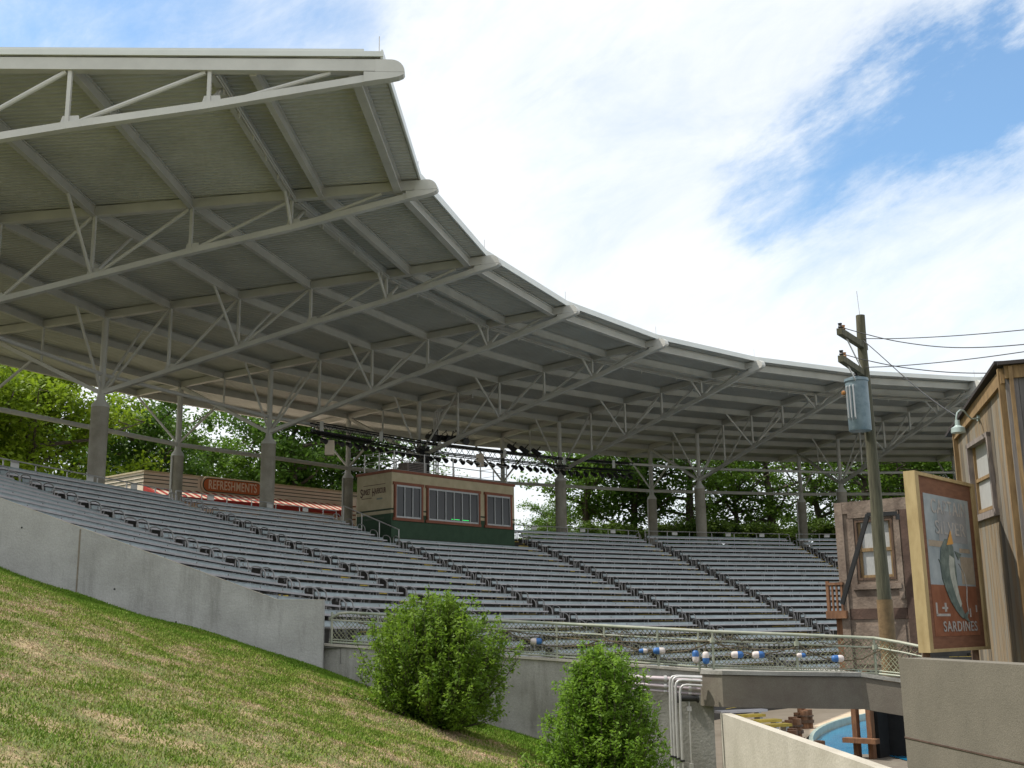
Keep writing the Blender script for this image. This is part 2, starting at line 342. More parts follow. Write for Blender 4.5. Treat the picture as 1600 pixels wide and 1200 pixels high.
for k in range(NT-1):
    for j in list(range(1, 10))+[10]:
        r = RP[j] if j < 10 else R_REAR-.25; zc = ztop(r)+CH-PH/2-.0
        a, b = P(k, r, zc), P(k+1, r, zc); d = (b-a).normalized(); a = a+d*.13; b = b-d*.13
        mb = MB(); w = .14 if j != 1 else .2
        mb.beam(a, b, w*.35, PH); mb.beam(a+Z*(PH/2-.0), b+Z*(PH/2), w*1.3, .03); mb.beam(a-Z*(PH/2), b-Z*(PH/2), w*1.3, .035)
        if j == 3:                                # service conduit hung on this purlin
            nin = Vector((-math.cos(TH(k+.5)), -math.sin(TH(k+.5)), 0))
            mb.tube([a+nin*.16-Z*.12, b+nin*.16-Z*.12], .035, 5); mb.tube([a+nin*.16-Z*.22, b+nin*.16-Z*.22], .025, 5)
            for i in range(6):
                c = a.lerp(b, (i+.5)/6); mb.beam(c+nin*.12-Z*.02, c+nin*.12-Z*.36, .05, .05)
        part(mb, 'purlin', M['purlin'], can)
for k in range(NT):
    t = TH(k); ax = Vector((math.cos(t), math.sin(t), 0)); tg = Vector((-math.sin(t), math.cos(t), 0))
    f = lambda r, z: ax*r+Z*z
    # top chord: from the rounded nose to the rear edge
    mb = MB(); rr = list(np.linspace(41.0, R_REAR, 14)); wch = .13
    for r0, r1 in zip(rr, rr[1:]): mb.hexa([f(r0, ztop(r0))-tg*wch, f(r1, ztop(r1))-tg*wch, f(r1, ztop(r1))+tg*wch, f(r0, ztop(r0))+tg*wch], [f(r0, ztop(r0)+CH)-tg*wch, f(r1, ztop(r1)+CH)-tg*wch, f(r1, ztop(r1)+CH)+tg*wch, f(r0, ztop(r0)+CH)+tg*wch])
    zc = ztop(41); R1 = .36
    arc = [(41.0, zc+CH)]+[(R_TIP+.36-R1*math.sin(a), zc-.02+R1*math.cos(a)) for a in np.linspace(0, math.pi/2, 7)]+[(41.0, zc-.02)]
    mb.poly([f(r, z)-tg*.14 for r, z in arc], tg*.28)
    tr = part(mb, 'truss', M['steel'], can)
    # lower chord
    mb = MB()
    arc = [(41.3, zc-.025), (41.3, zc-.325), (40.95, zc-.26), (40.6, zc-.21), (40.36, zc-.15), (40.24, zc-.09), (40.2, zc-.03)]
    mb.poly([f(r, z)-tg*.14 for r, z in arc], tg*.28)
    low = [(41.25, zc-.205), (45.4, LZ[3]), (49.05, LZ[4]), (52.7, LZ[5]), (56.35, LZ[6]), (60, LZ[7])]
    for (r0, z0), (r1, z1) in zip(low, low[1:]): mb.beam(f(r0, z0), f(r1, z1), .2, .22, up=tg)
    mb.beam(f(60, LZ[7]), f(67.2, ztop(67.2)), .18, .2, up=tg)
    for j in range(3, 8): mb.poly([f(RP[j]-.34, LZ[j]+.02), f(RP[j]+.22, LZ[j]-.08), f(RP[j]+.12, LZ[j]+.30), f(RP[j]-.30, LZ[j]+.32)], tg*.016)
    part(mb, 'lower_chord', M['steel'], tr)
    def one(nm, p0, p1, rad): mb = MB(); mb.tube([p0, p1], rad, 8); part(mb, nm, M['steel'], tr)
    for j in range(3, 8):
        if j < 7: mb = MB(); mb.beam(f(RP[j], LZ[j]+.05), f(RP[j], ztop(RP[j])+.02), .1, .12, up=tg); part(mb, 'strut', M['steel'], tr)
        if j >= 4: one('diagonal', f(RP[j]-.25, LZ[j]+.12), f(RP[j-1]+.12, ztop(RP[j-1])-.02), .065)
    one('diagonal', f(44.4, LZ[3]+.3), f(42.2, zc-.02), .06); one('strut', f(63.65, ztop(63.65)), f(63.65, 12.72), .06)
    for j in (3, 5, 7):
        for kk in (-1, 1):
            if (k == 0 and kk == -1) or (k == NT-1 and kk == 1): continue
            run = 1.0 if j == 3 else 2.3
            e = P(k, RP[j], 0); e2 = P(k+kk, RP[j], 0); d = (e2-e).normalized()
            one('knee_brace', f(RP[j], LZ[j]+.05), Vector((e.x, e.y, ztop(RP[j])))+d*run, .065)
    # main column and rear column
    for r, zt, zn in ((60., 10.3, 10.97), (67.3, 10.3, 11.04)):
        mb = MB(); c = f(r, 0); rad = .40 if r == 60 else .36
        mb.tube([c+Z*4.5, c+Z*zt], rad, 20)
        col = part(mb, 'column', M['column'], can, True)
        mb = MB(); mb.tube([c+Z*(zt+.001), c+Z*(zt+.12), c+Z*(zt+.35), c+Z*(zn+.1)], [rad*1.04, rad*1.02, .2, .15], 14)
        mb.tube([c+Z*zn, c+Z*(ztop(r)+.02)], .15 if r == 60 else .17, 12)
        if r > 60:
            mb.tube([f(r, zn), f(64.2, 12.95)], .07, 8); mb.tube([f(r, zn), f(R_REAR-.3, ztop(71)-.05)], .07, 8)
            mb.beam(f(r, zt)+tg*.42+Z*0, f(r, 4.5)+tg*.42, .1, .1)
        part(mb, 'column_head', M['steel'], col, True)
    mb = MB(); rp = f(40.9, ztop(41)+CH+.2); mb.tube([rp, rp+Z*.55], .014, 5); mb.tube([rp-Z*.1, rp+Z*.06], .04, 6)
    part(mb, 'lightning_rod', M['galv'], can)
for k in range(NT-1):
    mb = MB(); mb.tube([P(k, 67.3, 11.0), P(k+1, 67.3, 11.0)], .13, 8); part(mb, 'tie_tube', M['steel'], can, True)
    mb = MB(); mb.tube([P(k, 60, 11.86), P(k+1, 60, 11.86)], .10, 8); part(mb, 'tie_tube', M['steel'], can, True)
# ------------------------------------------------------------------ seating terrace and benches
R0, DR = 41.316, .975
def RN(n): return R0+DR*n
def ZN(r): return 3.199+.377*(r-50)
AK = [0.02, 1.288, 2.381, 3.417, 4.555, 5.545, 6.62, 7.70, 8.78]
NLO, NHI = -7, 18
mb = MB(); stp = MB(); nos = MB()
for i in range(len(AK)-1):
    k0, k1 = AK[i], AK[i+1]
    for n in range(NLO, NHI+1):
        ra = RN(n)-.62; rb = RN(n+1)-.62; zf = ZN(RN(n))-.66; zp = zf-.3675 if n > NLO else zf-1.2
        if n == NHI: rb = 61.5
        mb.add([P(k0, ra, zp), P(k1, ra, zp), P(k1, ra, zf), P(k0, ra, zf), P(k1, rb, zf), P(k0, rb, zf)], [(0, 1, 2, 3), (3, 2, 4, 5)])
        if i > 0:                                 # half steps in the aisle left of this section
            g = 1.0/(RN(n)*.20584); rm = ra-.38
            stp.hexa([P(k0-g*.92, rm, zp+.002), P(k0-g*.04, rm, zp+.002), P(k0-g*.04, ra+.01, zp+.002), P(k0-g*.92, ra+.01, zp+.002)], [P(k0-g*.92, rm, zp+.184), P(k0-g*.04, rm, zp+.184), P(k0-g*.04, ra+.01, zp+.184), P(k0-g*.92, ra+.01, zp+.184)])
            nos.beam(P(k0-g*.9, rm-.005, zp+.165), P(k0-g*.06, rm-.005, zp+.165), .02, .05); nos.beam(P(k0-g*.9, ra-.012, zf-.02), P(k0-g*.06, ra-.012, zf-.02), .02, .05)
            nos.beam(P(k0-g*1.0-1.9/(RN(n)*.2058), ra-.012, zf-.03), P(k0-g*1.0-.1/(RN(n)*.2058), ra-.012, zf-.03), .02, .10)
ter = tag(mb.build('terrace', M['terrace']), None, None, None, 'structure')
tag(stp.build('aisle_steps', M['terrace']), None, None, None, 'structure')
tag(nos.build('aisle_step_marking', M['yellow']), None, None, None, 'structure')
# one leg and one looped end rail, shared by every bench
lg = MB(); lg.bx(-.02, .02, -.30, -.24, 0, .46); lg.bx(-.02, .02, -.05, -.0, 0, .62); lg.bx(-.025, .025, -.33, .0, .435, .47); lg.bx(-.04, .04, -.38, .02, 0, .02)
hp = MB(); path = [(0, -.50, 0), (0, -.50, .48), (0, -.47, .62), (0, -.38, .72), (0, -.24, .78), (0, -.10, .79), (0, -.02, .76), (0, .02, .68), (0, .02, 0)]
hp.tube(path, .026, 6); hp.tube([(0, -.5, .34), (0, .02, .34)], .018, 5)
M['hoop'] = mat('end_rail_tube', (.30, .29, .285), .45, metal=.3, var=.2, scale=2); leg_me = lg.build('leg', M['hoop']); hoop_me = hp.build('end_rail', M['hoop'])
leg_mesh, hoop_mesh = leg_me.data, hoop_me.data
bpy.data.objects.remove(leg_me); bpy.data.objects.remove(hoop_me)
SEC = ['in the block beside the sloping wall', 'in the block below the kiosk', 'in the block left of the booth', 'in the block below the booth', 'in the first block right of the booth', 'in the second block right of the booth', 'in the block behind the brown tower']
def lowwall_y(px): return 1005+(px-515)*.0735
def visible(i, n, k0, k1):
    r = RN(n)
    for s in np.linspace(0, 1, 9):
        p = P(k0+(k1-k0)*s, r, ZN(r)-.02); x, y = pix(p)
        if x < -30 or x > 1330 or y > 1135: continue
        if x < 435 and y > 778+x*160/435+6: continue
        if 435 <= x < 506 and y > 942: continue
        if 506 <= x < 1106 and y > lowwall_y(x)+3: continue
        if x >= 1106 and 1056 < y < 1100: continue
        if x > 1306: continue
        return True
    return False
bench_list = []
for i in range(7):
    top = 14 if i == 3 else NHI
    row = 0
    for n in range(top, NLO-1, -1):
        r = RN(n); g = 1.0/(r*.20584); k0 = AK[i]+(0 if i else .03); k1 = AK[i+1]-g
        if not visible(i, n, k0, k1): continue
        row += 1
        z = ZN(r); a, b = P(k0, r, z), P(k1, r, z); d = (b-a); L = d.length; d.normalize()
        # local x along the bench, local y outward
        ang = math.atan2(d.y, d.x); y = Vector((-math.sin(ang), math.cos(ang), 0))
        if y.dot(a) < 0: a, b = b, a; d = -d; ang = math.atan2(d.y, d.x)
        c = (a+b)/2
        side = SEC[i]
        root = bpy.data.objects.new('bench', None); COL.objects.link(root); root.location = (c.x, c.y, z-.66); root.rotation_euler = (0, 0, ang)
        tag(root, 'grey bench, %s row from the top %s' % (ORD[row-1], side), 'bench', 'tiered rows of grey metal benches')
        h = L/2; 
        s = MB(); s.bx(-h, h, -.34, -.03, .475, .50); s.bx(-h, h, -.345, -.335, .462, .522)
        s.build('seat', M['bench_edge'], root, origin=(0, 0, 0))
        s = MB(); s.box((0, -.012, .588), (h, 0, 0), (0, .016, -.004), (0, .018, .072)); s.bx(-h, h, -.03, .04, .648, .664)
        s.build('backrest', M['bench'], root, origin=(0, 0, 0))
        nl = max(3, int(round(L/2.3)))
        for q in range(nl):
            o = bpy.data.objects.new('leg', leg_mesh); COL.objects.link(o); o.parent = root; o.location = (-h+.35+(L-.7)*q/(nl-1), 0, 0)
        for sx in (-1, 1):
            if i == 0 and (Matrix.Rotation(ang, 3, 'Z') @ Vector((sx*h, 0, 0))+c).to_2d().length and (P(0, r, 0)-(Matrix.Rotation(ang, 3, 'Z') @ Vector((sx*h, 0, 0))+c)).to_2d().length < 1.: continue
            o = bpy.data.objects.new('end_rail', hoop_mesh); COL.objects.link(o); o.parent = root; o.location = (sx*(h+.07), 0, 0)
# rail along the back of each block
BK = ['behind the block beside the sloping wall', 'behind the block in front of the refreshment kiosk', 'behind the block left of the booth', None, 'behind the block just right of the booth', 'behind the second block right of the booth', 'behind the block at the stucco tower']
for i in range(7):
    if i == 3: continue
    k0, k1 = AK[i]+.02, AK[i+1]-.10; r = 59.45; zf = ZN(RN(18))-.66
    t = thing('back_railing', P((k0+k1)/2, r, zf), 'thin metal tube railing '+BK[i], 'railing', 'railings along the top of the seating')
    mb = MB(); n = 6
    for q in range(n+1): mb = MB(); c = P(k0+(k1-k0)*q/n, r, zf); mb.tube([c, c+Z*1.06], .03, 6); part(mb, 'post', M['galv'], t)
    mb = MB(); mb.tube([P(k0, r, zf+1.06), P(k1, r, zf+1.06), P(k1+.045, r-.5, zf+.98), P(k1+.05, r-.6, zf+.2)], .03, 6); part(mb, 'rail', M['galv'], t)
    for q in (.22, .62, .87):
        mb = MB(); c = P(k0+(k1-k0)*q, r-.05, zf+.94); d = (P(k1, r, 0)-P(k0, r, 0)).normalized(); mb.box(c, d*.22, Vector((-c.x, -c.y, 0)).normalized()*.02, Z*.13); part(mb, 'placard', M['white'], t)
# ------------------------------------------------------------------ ground and plaza
def build_plaza():
    mb = MB(); zf = 5.78; ks = [0.02+i*.5 for i in range(28)]; rs = [60.5, 75, 100, 150, 300, 900]
    vs = [P(k, r, zf) for r in rs for k in ks]; n = len(ks)
    return mb.add(vs, [(i*n+j, i*n+j+1, (i+1)*n+j+1, (i+1)*n+j) for i in range(len(rs)-1) for j in range(n-1)])
tag(build_plaza().build('plaza_ground', mat('plaza_ground', (.10, .11, .05), .95, base2=(.20, .17, .11), scale=.4)), kind='structure')
mb = MB(); mb.add([(-1500, -1500, -7.5), (1500, -1500, -7.5), (1500, 1500, -7.5), (-1500, 1500, -7.5)], [(0, 1, 2, 3)])
tag(mb.build('ground', mat('far_ground', (.20, .19, .15), .95, base2=(.27, .25, .20), scale=.1)), kind='structure')
def wall_h(g):
    if g < -4.7: return 28.05+(g+4.7)*.061
    return 28.3-(g+4.7)*.30
def lawn_z(g, h):
    z = -2.35-.32*g+.024*(27.5-h)
    z = np.minimum(z, 5.7-.0*g)
    z = np.where(g > 3.2, -2.35-.32*3.2+.024*(27.5-h)-(g-3.2)*.06, z)
    return z+.05*np.sin(g*.9+1)*np.cos(h*.7)+.03*np.sin(g*2.3)*np.sin(h*1.9)
gs = np.concatenate([np.linspace(-70, -22, 25), np.linspace(-21.5, 4.55, 105)]); ts = np.concatenate([np.linspace(-.15, 30, 121), np.linspace(31, 90, 30)])
vs = []; 
for g in gs:
    for t in ts:
        h = wall_h(g)-t; z = float(lawn_z(np.array(g), np.array(h))); vs.append(W(g, h, z))
nt_ = len(ts); mb = MB(); mb.add(vs, [(i*nt_+j, i*nt_+j+1, (i+1)*nt_+j+1, (i+1)*nt_+j) for i in range(len(gs)-1) for j in range(nt_-1)])
tag(mb.build('lawn_ground', M['lawn'], smooth=False), kind='structure')
bpy.data.objects['lawn_ground'].data.polygons.foreach_set('use_smooth', [True]*len(bpy.data.objects['lawn_ground'].data.polygons))
# short mown blades, greener towards the wall, straw-coloured in worn patches
def vnoise(x, y, s, seed):
    x, y = x*s, y*s; xi, yi = np.floor(x).astype(int), np.floor(y).astype(int); xf, yf = x-xi, y-yi
    def hsh(a, b): return (np.sin(a*127.1+b*311.7+seed*74.7)*43758.5453) % 1.
    u, v = xf*xf*(3-2*xf), yf*yf*(3-2*yf)
    return (hsh(xi, yi)*(1-u)+hsh(xi+1, yi)*u)*(1-v)+(hsh(xi, yi+1)*(1-u)+hsh(xi+1, yi+1)*u)*v
def fbm(x, y, s, seed): return sum(vnoise(x, y, s*2**i, seed+i)*.5**(i+1) for i in range(5))/.97
NB = 620000
t = rng.random(NB)
h = 5.5+23*t**.9; half = h*.48
g = -half+rng.random(NB)*(half+np.minimum(half, 4.4)); wh = np.where(g < -4.7, 28.05+(g+4.7)*.061, 28.3-(g+4.7)*.30)
ok = (h < wh-.05) & (g > -18); g, h = g[ok], h[ok]; wh = wh[ok]; NB = len(g)
z = lawn_z(g, h); base = CAM[None, :]+GG[None, :]*g[:, None]+HH[None, :]*h[:, None]; base[:, 2] = z-.01
dist = wh-h
wx = g*.9+h*.2; tone = .65+(fbm(wx*1.1, h*.6, .8, 3)-.5)*.9+(fbm(g, h*.6, 2.6, 9)-.5)*1.5+rng.normal(0, .27, NB)-.85*np.exp(-(dist/3.)**2)-.12*np.exp(-dist/6)+.05*np.clip((dist-6)/12, 0, 1)
tone = np.clip(tone, 0, 1)
ang = rng.random(NB)*6.283; hg = (.022+.034*rng.random(NB))*np.where(tone > .6, .6, 1.)*(.8+.02*h); wd = .005+.0005*h
dx = np.stack([np.cos(ang), np.sin(ang), 0*ang], 1)*wd[:, None]; lean = np.stack([rng.normal(0, .6, NB), rng.normal(0, .6, NB), np.ones(NB)], 1); lean /= np.linalg.norm(lean, axis=1)[:, None]
V = np.empty((NB, 3, 3)); V[:, 0] = base-dx; V[:, 1] = base+dx; V[:, 2] = base+lean*hg[:, None]
me = bpy.data.meshes.new('grass'); me.vertices.add(NB*3); me.vertices.foreach_set('co', V.ravel()); me.loops.add(NB*3); me.loops.foreach_set('vertex_index', np.arange(NB*3, dtype=np.int32))
me.polygons.add(NB); me.polygons.foreach_set('loop_start', np.arange(0, NB*3, 3, dtype=np.int32))
at_ = me.attributes.new('tone', 'FLOAT', 'POINT'); at_.data.foreach_set('value', np.repeat(tone, 3).astype(np.float32))
me.update(); me.validate(); me.materials.append(M['blade']); go = bpy.data.objects.new('grass', me); COL.objects.link(go)
tag(go, 'short green grass with dry straw patches on the slope', 'grass', None, 'stuff')
# ------------------------------------------------------------------ walls
def wall_poly(name, m, pts, thick, label, cat='wall'):
    mb = MB(); mb.poly(pts, thick); o = mb.build(name, m, origin=pts[0]); tag(o, label, cat); o['_o'] = tuple(pts[0]); return o
n0 = Vector((math.sin(TH(0)), -math.cos(TH(0)), 0))     # towards the seating
if n0.dot(P(1, 50, 0)-P(0, 50, 0)) < 0: n0 = -n0
rw = lambda r, z: P(0, r, z)
wo = wall_poly('retaining_wall', M['conc'], [rw(42.08, -4.5), rw(42.08, .775), rw(43.2, .79), rw(61.8, 7.72), rw(61.8, 2.0)], n0*.28, 'long weathered grey concrete wall sloping down beside the seating', 'wall')
mb = MB(); mb.beam(rw(43.2, .80)+n0*.14, rw(61.8, 7.73)+n0*.14, .285, .015); mb.beam(rw(42.08, .785)+n0*.14, rw(43.2, .80)+n0*.14, .285, .015)
part(mb, 'lit_top_edge', M['conc_light'], wo)  # thin paler strip: the sunlit top of the wall put into colour
mb = MB(); mb.beam(rw(48.0, -1.2)-n0*.002, rw(48.0, 2.55)-n0*.002, .035, .012, up=n0); mb.beam(rw(55.0, .5)-n0*.002, rw(55.0, 5.15)-n0*.002, .035, .012, up=n0)
part(mb, 'joint', mat('joint_stain', (.20, .17, .13), .95, var=.2, scale=5), wo)
for r_, z_ in ((47.1, .55), (47.1, 1.1), (44.4, -.1), (50.9, 1.9), (53.2, 2.9), (45.6, .3), (49.4, 2.6)):
    mb = MB(); mb.tube([rw(r_, z_)-n0*.004, rw(r_, z_)+n0*.02], .025, 8); part(mb, 'tie_hole', M['black'], wo)
# fence line (base points)
FB = [at(514, 1006, 28.35), at(650, 1015, 27.7), at(782, 1023, 27.1), at(940, 1034, 26.4), at(1116, 1047, 25.7), at(1248, 1051.5, 25.5), at(1370, 1056, 25.4), at(1410, 1060.5, 25.0), at(1446, 1066, 24.6)]
def foot(px, py, h, dz): p = at(px, py, h); return Vector((p.x, p.y, p.z+dz))
back = Vector((HH[0], HH[1], 0))
mb = MB(); wp = [at(500, 1005, 28.42)]+FB[:4]+[at(1112, 1047, 25.72)]
for a, b in zip(wp, wp[1:]):
    mb.hexa([Vector((a.x, a.y, -5)), Vector((b.x, b.y, -5)), Vector((b.x, b.y, -5))+back*.3, Vector((a.x, a.y, -5))+back*.3], [a-Z*.05, b-Z*.05, b-Z*.05+back*.3, a-Z*.05+back*.3])
lw = mb.build('low_wall', M['conc_low'], origin=wp[0]); lw['_o'] = tuple(wp[0]); tag(lw, 'low grey stained concrete wall under the netted fence behind the bushes', 'wall')
mb = MB()
for a, b in zip(wp, wp[1:]): mb.beam(a-Z*.025+back*.15-back*.02, b-Z*.025+back*.15-back*.02, .36, .05)
part(mb, 'lit_top_edge', M['conc_light'], lw)  # paler concrete on top carries the low wall's sunlit edge in its colour
# footbridge
g_ = [at(1096, 1054, 25.55), at(1128, 1055, 25.15), at(1248, 1057, 25.0), at(1345, 1058, 24.95), at(1412, 1068, 24.5)]
br = thing('footbridge', g_[0], 'brown concrete footbridge beam spanning from low wall to near wall', 'bridge')
mb = MB()
for a, b in zip(g_, g_[1:]):
    mb.hexa([a-Z*.66, b-Z*.66, b-Z*.66+back*.45, a-Z*.66+back*.45], [a, b, b+back*.45, a+back*.45])
part(mb, 'girder', M['conc_brown'], br)
mb = MB()
for a, b in zip(g_, g_[1:]): 
    u = Z*.012; mb.hexa([a+u-back*.04, b+u-back*.04, b+u+back*3., a+u+back*3.], [a+u*8-back*.04, b+u*8-back*.04, b+u*8+back*3., a+u*8+back*3.])
part(mb, 'deck_slab', M['conc_low'], br)
# channel wall running towards the camera
mb = MB(); a, b = W(4.38, 25.35, 0), W(4.62, 15.05, 0); zt = -1.80
mb.hexa([a-Z*6, b-Z*6, b-Z*6+Vector(GG)*.2, a-Z*6+Vector(GG)*.2], [a+Z*zt, b+Z*zt, b+Z*zt+Vector(GG)*.2, a+Z*zt+Vector(GG)*.2])
c = W(4.62+.2, 15.05, 0); d = W(2.2, 14.2, 0); mb.hexa([d-Z*6, c-back*.2-Z*6, c-Z*6, d+back*.2-Z*6], [d+Z*zt, c-back*.2+Z*zt, c+Z*zt, d+back*.2+Z*zt])
cw = mb.build('channel_wall', M['conc_light'], origin=W(4.5, 20, -3)); cw['_o'] = tuple(W(4.5, 20, -3)); tag(cw, 'pale sunlit concrete wall below the footbridge running towards the viewer', 'wall')
# near wall, right
a, b = at(1404, 1028, 13.2), at(1604, 1040.5, 10.4); b2 = b+(b-a).normalized()*6; zt = a.z
mb = MB(); off = Vector((b-a)).normalized().cross(Z)*-.3
if off.dot(back) < 0: off = -off
mb.hexa([Vector((a.x, a.y, -6)), Vector((b2.x, b2.y, -6)), Vector((b2.x, b2.y, -6))+off, Vector((a.x, a.y, -6))+off], [Vector((a.x, a.y, zt)), Vector((b2.x, b2.y, zt)), Vector((b2.x, b2.y, zt))+off, Vector((a.x, a.y, zt))+off])
nw = mb.build('near_wall', M['near_wall'], origin=a); nw['_o'] = tuple(a); tag(nw, 'grey brown stucco wall in the lower right corner under the sign', 'wall')
mb = MB(); ja, jb = Vector((a.x, a.y, zt-.86)), Vector((b2.x, b2.y, zt-.86)); mb.beam(ja-off*.008, jb-off*.008, .012, .014); part(mb, 'joint', M['stucco_dk'], nw)
# pool, channel floor, pool rim
ZW = -3.75
mb = MB(); mb.add([W(2, 12, ZW-.6), W(30, 12, ZW-.6), W(30, 70, ZW-.6), W(2, 70, ZW-.6)], [(0, 1, 2, 3)])
tag(mb.build('channel_floor', M['terrace']), kind='structure')
mb = MB(); N_ = 60; rim = [(28.8*math.cos(a), 28.8*math.sin(a), ZW) for a in np.linspace(0, 2*math.pi, N_, endpoint=False)]
mb.add(rim, [tuple(range(N_))]); tag(mb.build('pool_water', M['pool']), kind='structure')
mb = MB(); mb.add([(22.5*math.cos(a), 22.5*math.sin(a), ZW+.5) for a in np.linspace(0, 2*math.pi, 60, endpoint=False)], [tuple(range(60))]); tag(mb.build('bounce_floor', mat('bounce_concrete', (.34, .32, .285), .9, base2=(.42, .40, .36), scale=.6)), kind='structure')  # pale disc added over the pool to bounce neutral light onto the canopy
mb = MB()
for a in np.linspace(math.radians(95), math.radians(200), 60)[:-1]:
    b = a+math.radians(105)/59
    q = lambda r, t, z: Vector((r*math.cos(t), r*math.sin(t), z))
    mb.hexa([q(28.8, a, -5), q(28.8, b, -5), q(28.93, b, -5), q(28.93, a, -5)], [q(28.8, a, -3.5), q(28.8, b, -3.5), q(28.93, b, -3.5), q(28.93, a, -3.5)])
pr_ = mb.build('pool_rim', M['pwall'], origin=q(28, 2.5, -3.5)); tag(pr_, 'curved pale pool edge seen under the footbridge', 'pool wall')
mb = MB()
for i in range(24):
    k0, k1 = i*.4-.3, i*.4+.1; mb.add([P(k0, 29.05, -3.62), P(k1, 29.05, -3.62), P(k1, RN(-7)-.6, -3.62), P(k0, RN(-7)-.6, -3.62)], [(0, 1, 2, 3)])
tag(mb.build('front_walkway', mat('walk_tan', (.46, .36, .25), .9, base2=(.56, .45, .33), scale=1)), kind='structure')
mb = MB(); mb.add([W(9.56, 31.7, -3.32), W(13.5, 31.3, -3.32), W(13.5, 26.5, -3.32), W(9.85, 28.4, -3.32)], [(0, 1, 2, 3)]); tag(mb.build('channel_water', M['pool']), kind='structure')
mb = MB(); e = [W(8.2, 31.4, -3.34), W(13.6, 31.4, -3.34), W(13.6, 26., -3.34), W(8.6, 26, -3.34)]; mb.hexa([p-Z*.4 for p in e], e); tag(mb.build('channel_ground', M['conc_brown']), kind='structure')
for px, py, ln, col, lab in ((1158, 1111, 1.9, 0, 'grey front bench plank seen under the footbridge'), (1172, 1118, .95, 1, 'yellow front bench, the farthest one under the footbridge'), (1196, 1126, .95, 1, 'yellow front bench in the middle under the footbridge'), (1212, 1133, .9, 1, 'yellow front bench nearest the timber bollards')):
    hh = 3.1*1769/(py-977.); c = at(px, py, hh); t = thing('front_bench', Vector((c.x, c.y, -3.62)), lab, 'bench', 'front benches under the footbridge'); u = Vector(GG)*.93+back*.37
    mb = MB(); mb.box(c, u*ln/2, u.cross(Z)*.2, Z*.04); part(mb, 'seat', M['yellow'] if col else M['bench_edge'], t)
    for sx in (-.35, .35): mb = MB(); mb.box(c+u*ln*sx-Z*.28, u*.05, u.cross(Z)*.15, Z*.24); part(mb, 'leg', M['galv'], t)
# timber bollards round the pool
proto = None
for (px, py) in ((1237, 1122), (1232, 1140), (1240, 1152), (1272, 1160), (1255, 1108)):
    hh = 3.2*1769/(py-975.5); c = at(px, py, hh); c.z = -3.62
    root = bpy.data.objects.new('bollard', None); COL.objects.link(root); root.location = c; root.rotation_euler = (0, 0, random.random()*3)
    lab = {1237: 'brown timber bollard, second from the far end of the pool edge', 1232: 'brown timber bollard left of the others beside the yellow steps', 1240: 'brown timber bollard in the middle of the row by the pool', 1272: 'brown timber bollard nearest the dark doorway by the pool', 1255: 'farthest brown timber bollard just under the footbridge'}[px]
    tag(root, lab, 'bollard', 'timber bollards along the pool edge')
    if proto is None:
        a = MB(); 
        for dx, dy, hz in ((-.16, 0, .62), (.15, .05, .7), (0, .2, .55), (.02, -.17, .66)): a.tube([(dx, dy, 0), (dx, dy, hz)], .15, 9)
        o1 = a.build('post', M['woodbr'], root, origin=(0, 0, 0)); b = MB(); b.tube([(0, 0, .2), (0, 0, .3)], .36, 12); b.tube([(0, 0, .42), (0, 0, .47)], .355, 12); o2 = b.build('rope_band', M['wooddark'], root, origin=(0, 0, 0)); proto = (o1, o2)
    else:
        for o in proto: c2 = o.copy(); COL.objects.link(c2); c2.parent = root
# ------------------------------------------------------------------ netted fence
fp = []                                            # finer polyline along the base
for a, b in zip(FB, FB[1:]):
    fp += [a.lerp(b, s) for s in np.linspace(0, 1, 8, endpoint=False)]
fp.append(FB[-1])
def hgt(p):
    x, _ = pix(p)
    return np.interp(x, [515, 782, 1116, 1370, 1446], [.775, .775, .83, .80, .72])
fe = thing('netted_fence', FB[0], 'pale green tube fence hung with net along low wall and footbridge', 'fence')
mb = MB(); top = [p+Z*hgt(p) for p in fp]; top[0] = fp[0]+Z*.60; top[1] = fp[1]+Z*.75
mb.tube(top, .034, 8); part(mb, 'top_rail', M['railg'], fe, True)
mb = MB(); mb.tube([p+Z*(hgt(p)-.2) for p in fp], .022, 6); part(mb, 'rail', M['railg'], fe)
mb = MB(); mb.tube([p+Z*.05 for p in fp], .025, 6); mb.tube([p+Z*.11 for p in fp], .014, 5); part(mb, 'rail', M['railg'], fe)
cum = [0]
for a, b in zip(fp, fp[1:]): cum.append(cum[-1]+(b-a).length)
def along(s):
    s = max(0, min(cum[-1]-1e-4, s)); i = int(np.searchsorted(cum, s, side='right'))-1; f_ = (s-cum[i])/(cum[i+1]-cum[i]); return fp[i].lerp(fp[i+1], f_)
for x in (518, 590, 690, 782, 870, 945, 1030, 1092, 1116, 1248, 1370, 1446):
    s = min(np.linspace(0, cum[-1], 400), key=lambda s: abs(pix(along(s))[0]-x)); p = along(s)
    mb = MB(); mb.tube([p-Z*.08, p+Z*(hgt(p)-.01)], .028, 7)
    if x in (1116, 1248, 1370): mb.tube([p+Z*(hgt(p)-.24)-back*.02, p+Z*(hgt(p)-.14)-back*.02], .06, 7)
    part(mb, 'post', M['railg'], fe)
mb = MB(); ss = 0
jit = lambda: Vector((random.gauss(0, .006), random.gauss(0, .006), random.gauss(0, .008)))
while ss < cum[-1]:
    for dirn in (1, -1):
        pts = []
        for q in range(6):
            s_ = ss+dirn*q*.13
            if s_ < 0 or s_ > cum[-1]: break
            p = along(s_); pts.append(p+Z*(.06+(hgt(p)-.1)*q/5)+back*.03+jit())
        if len(pts) > 1: mb.tube(pts, .009, 3, cap=False)
    ss += .105
part(mb, 'net', M['net'], fe)
mb = MB()
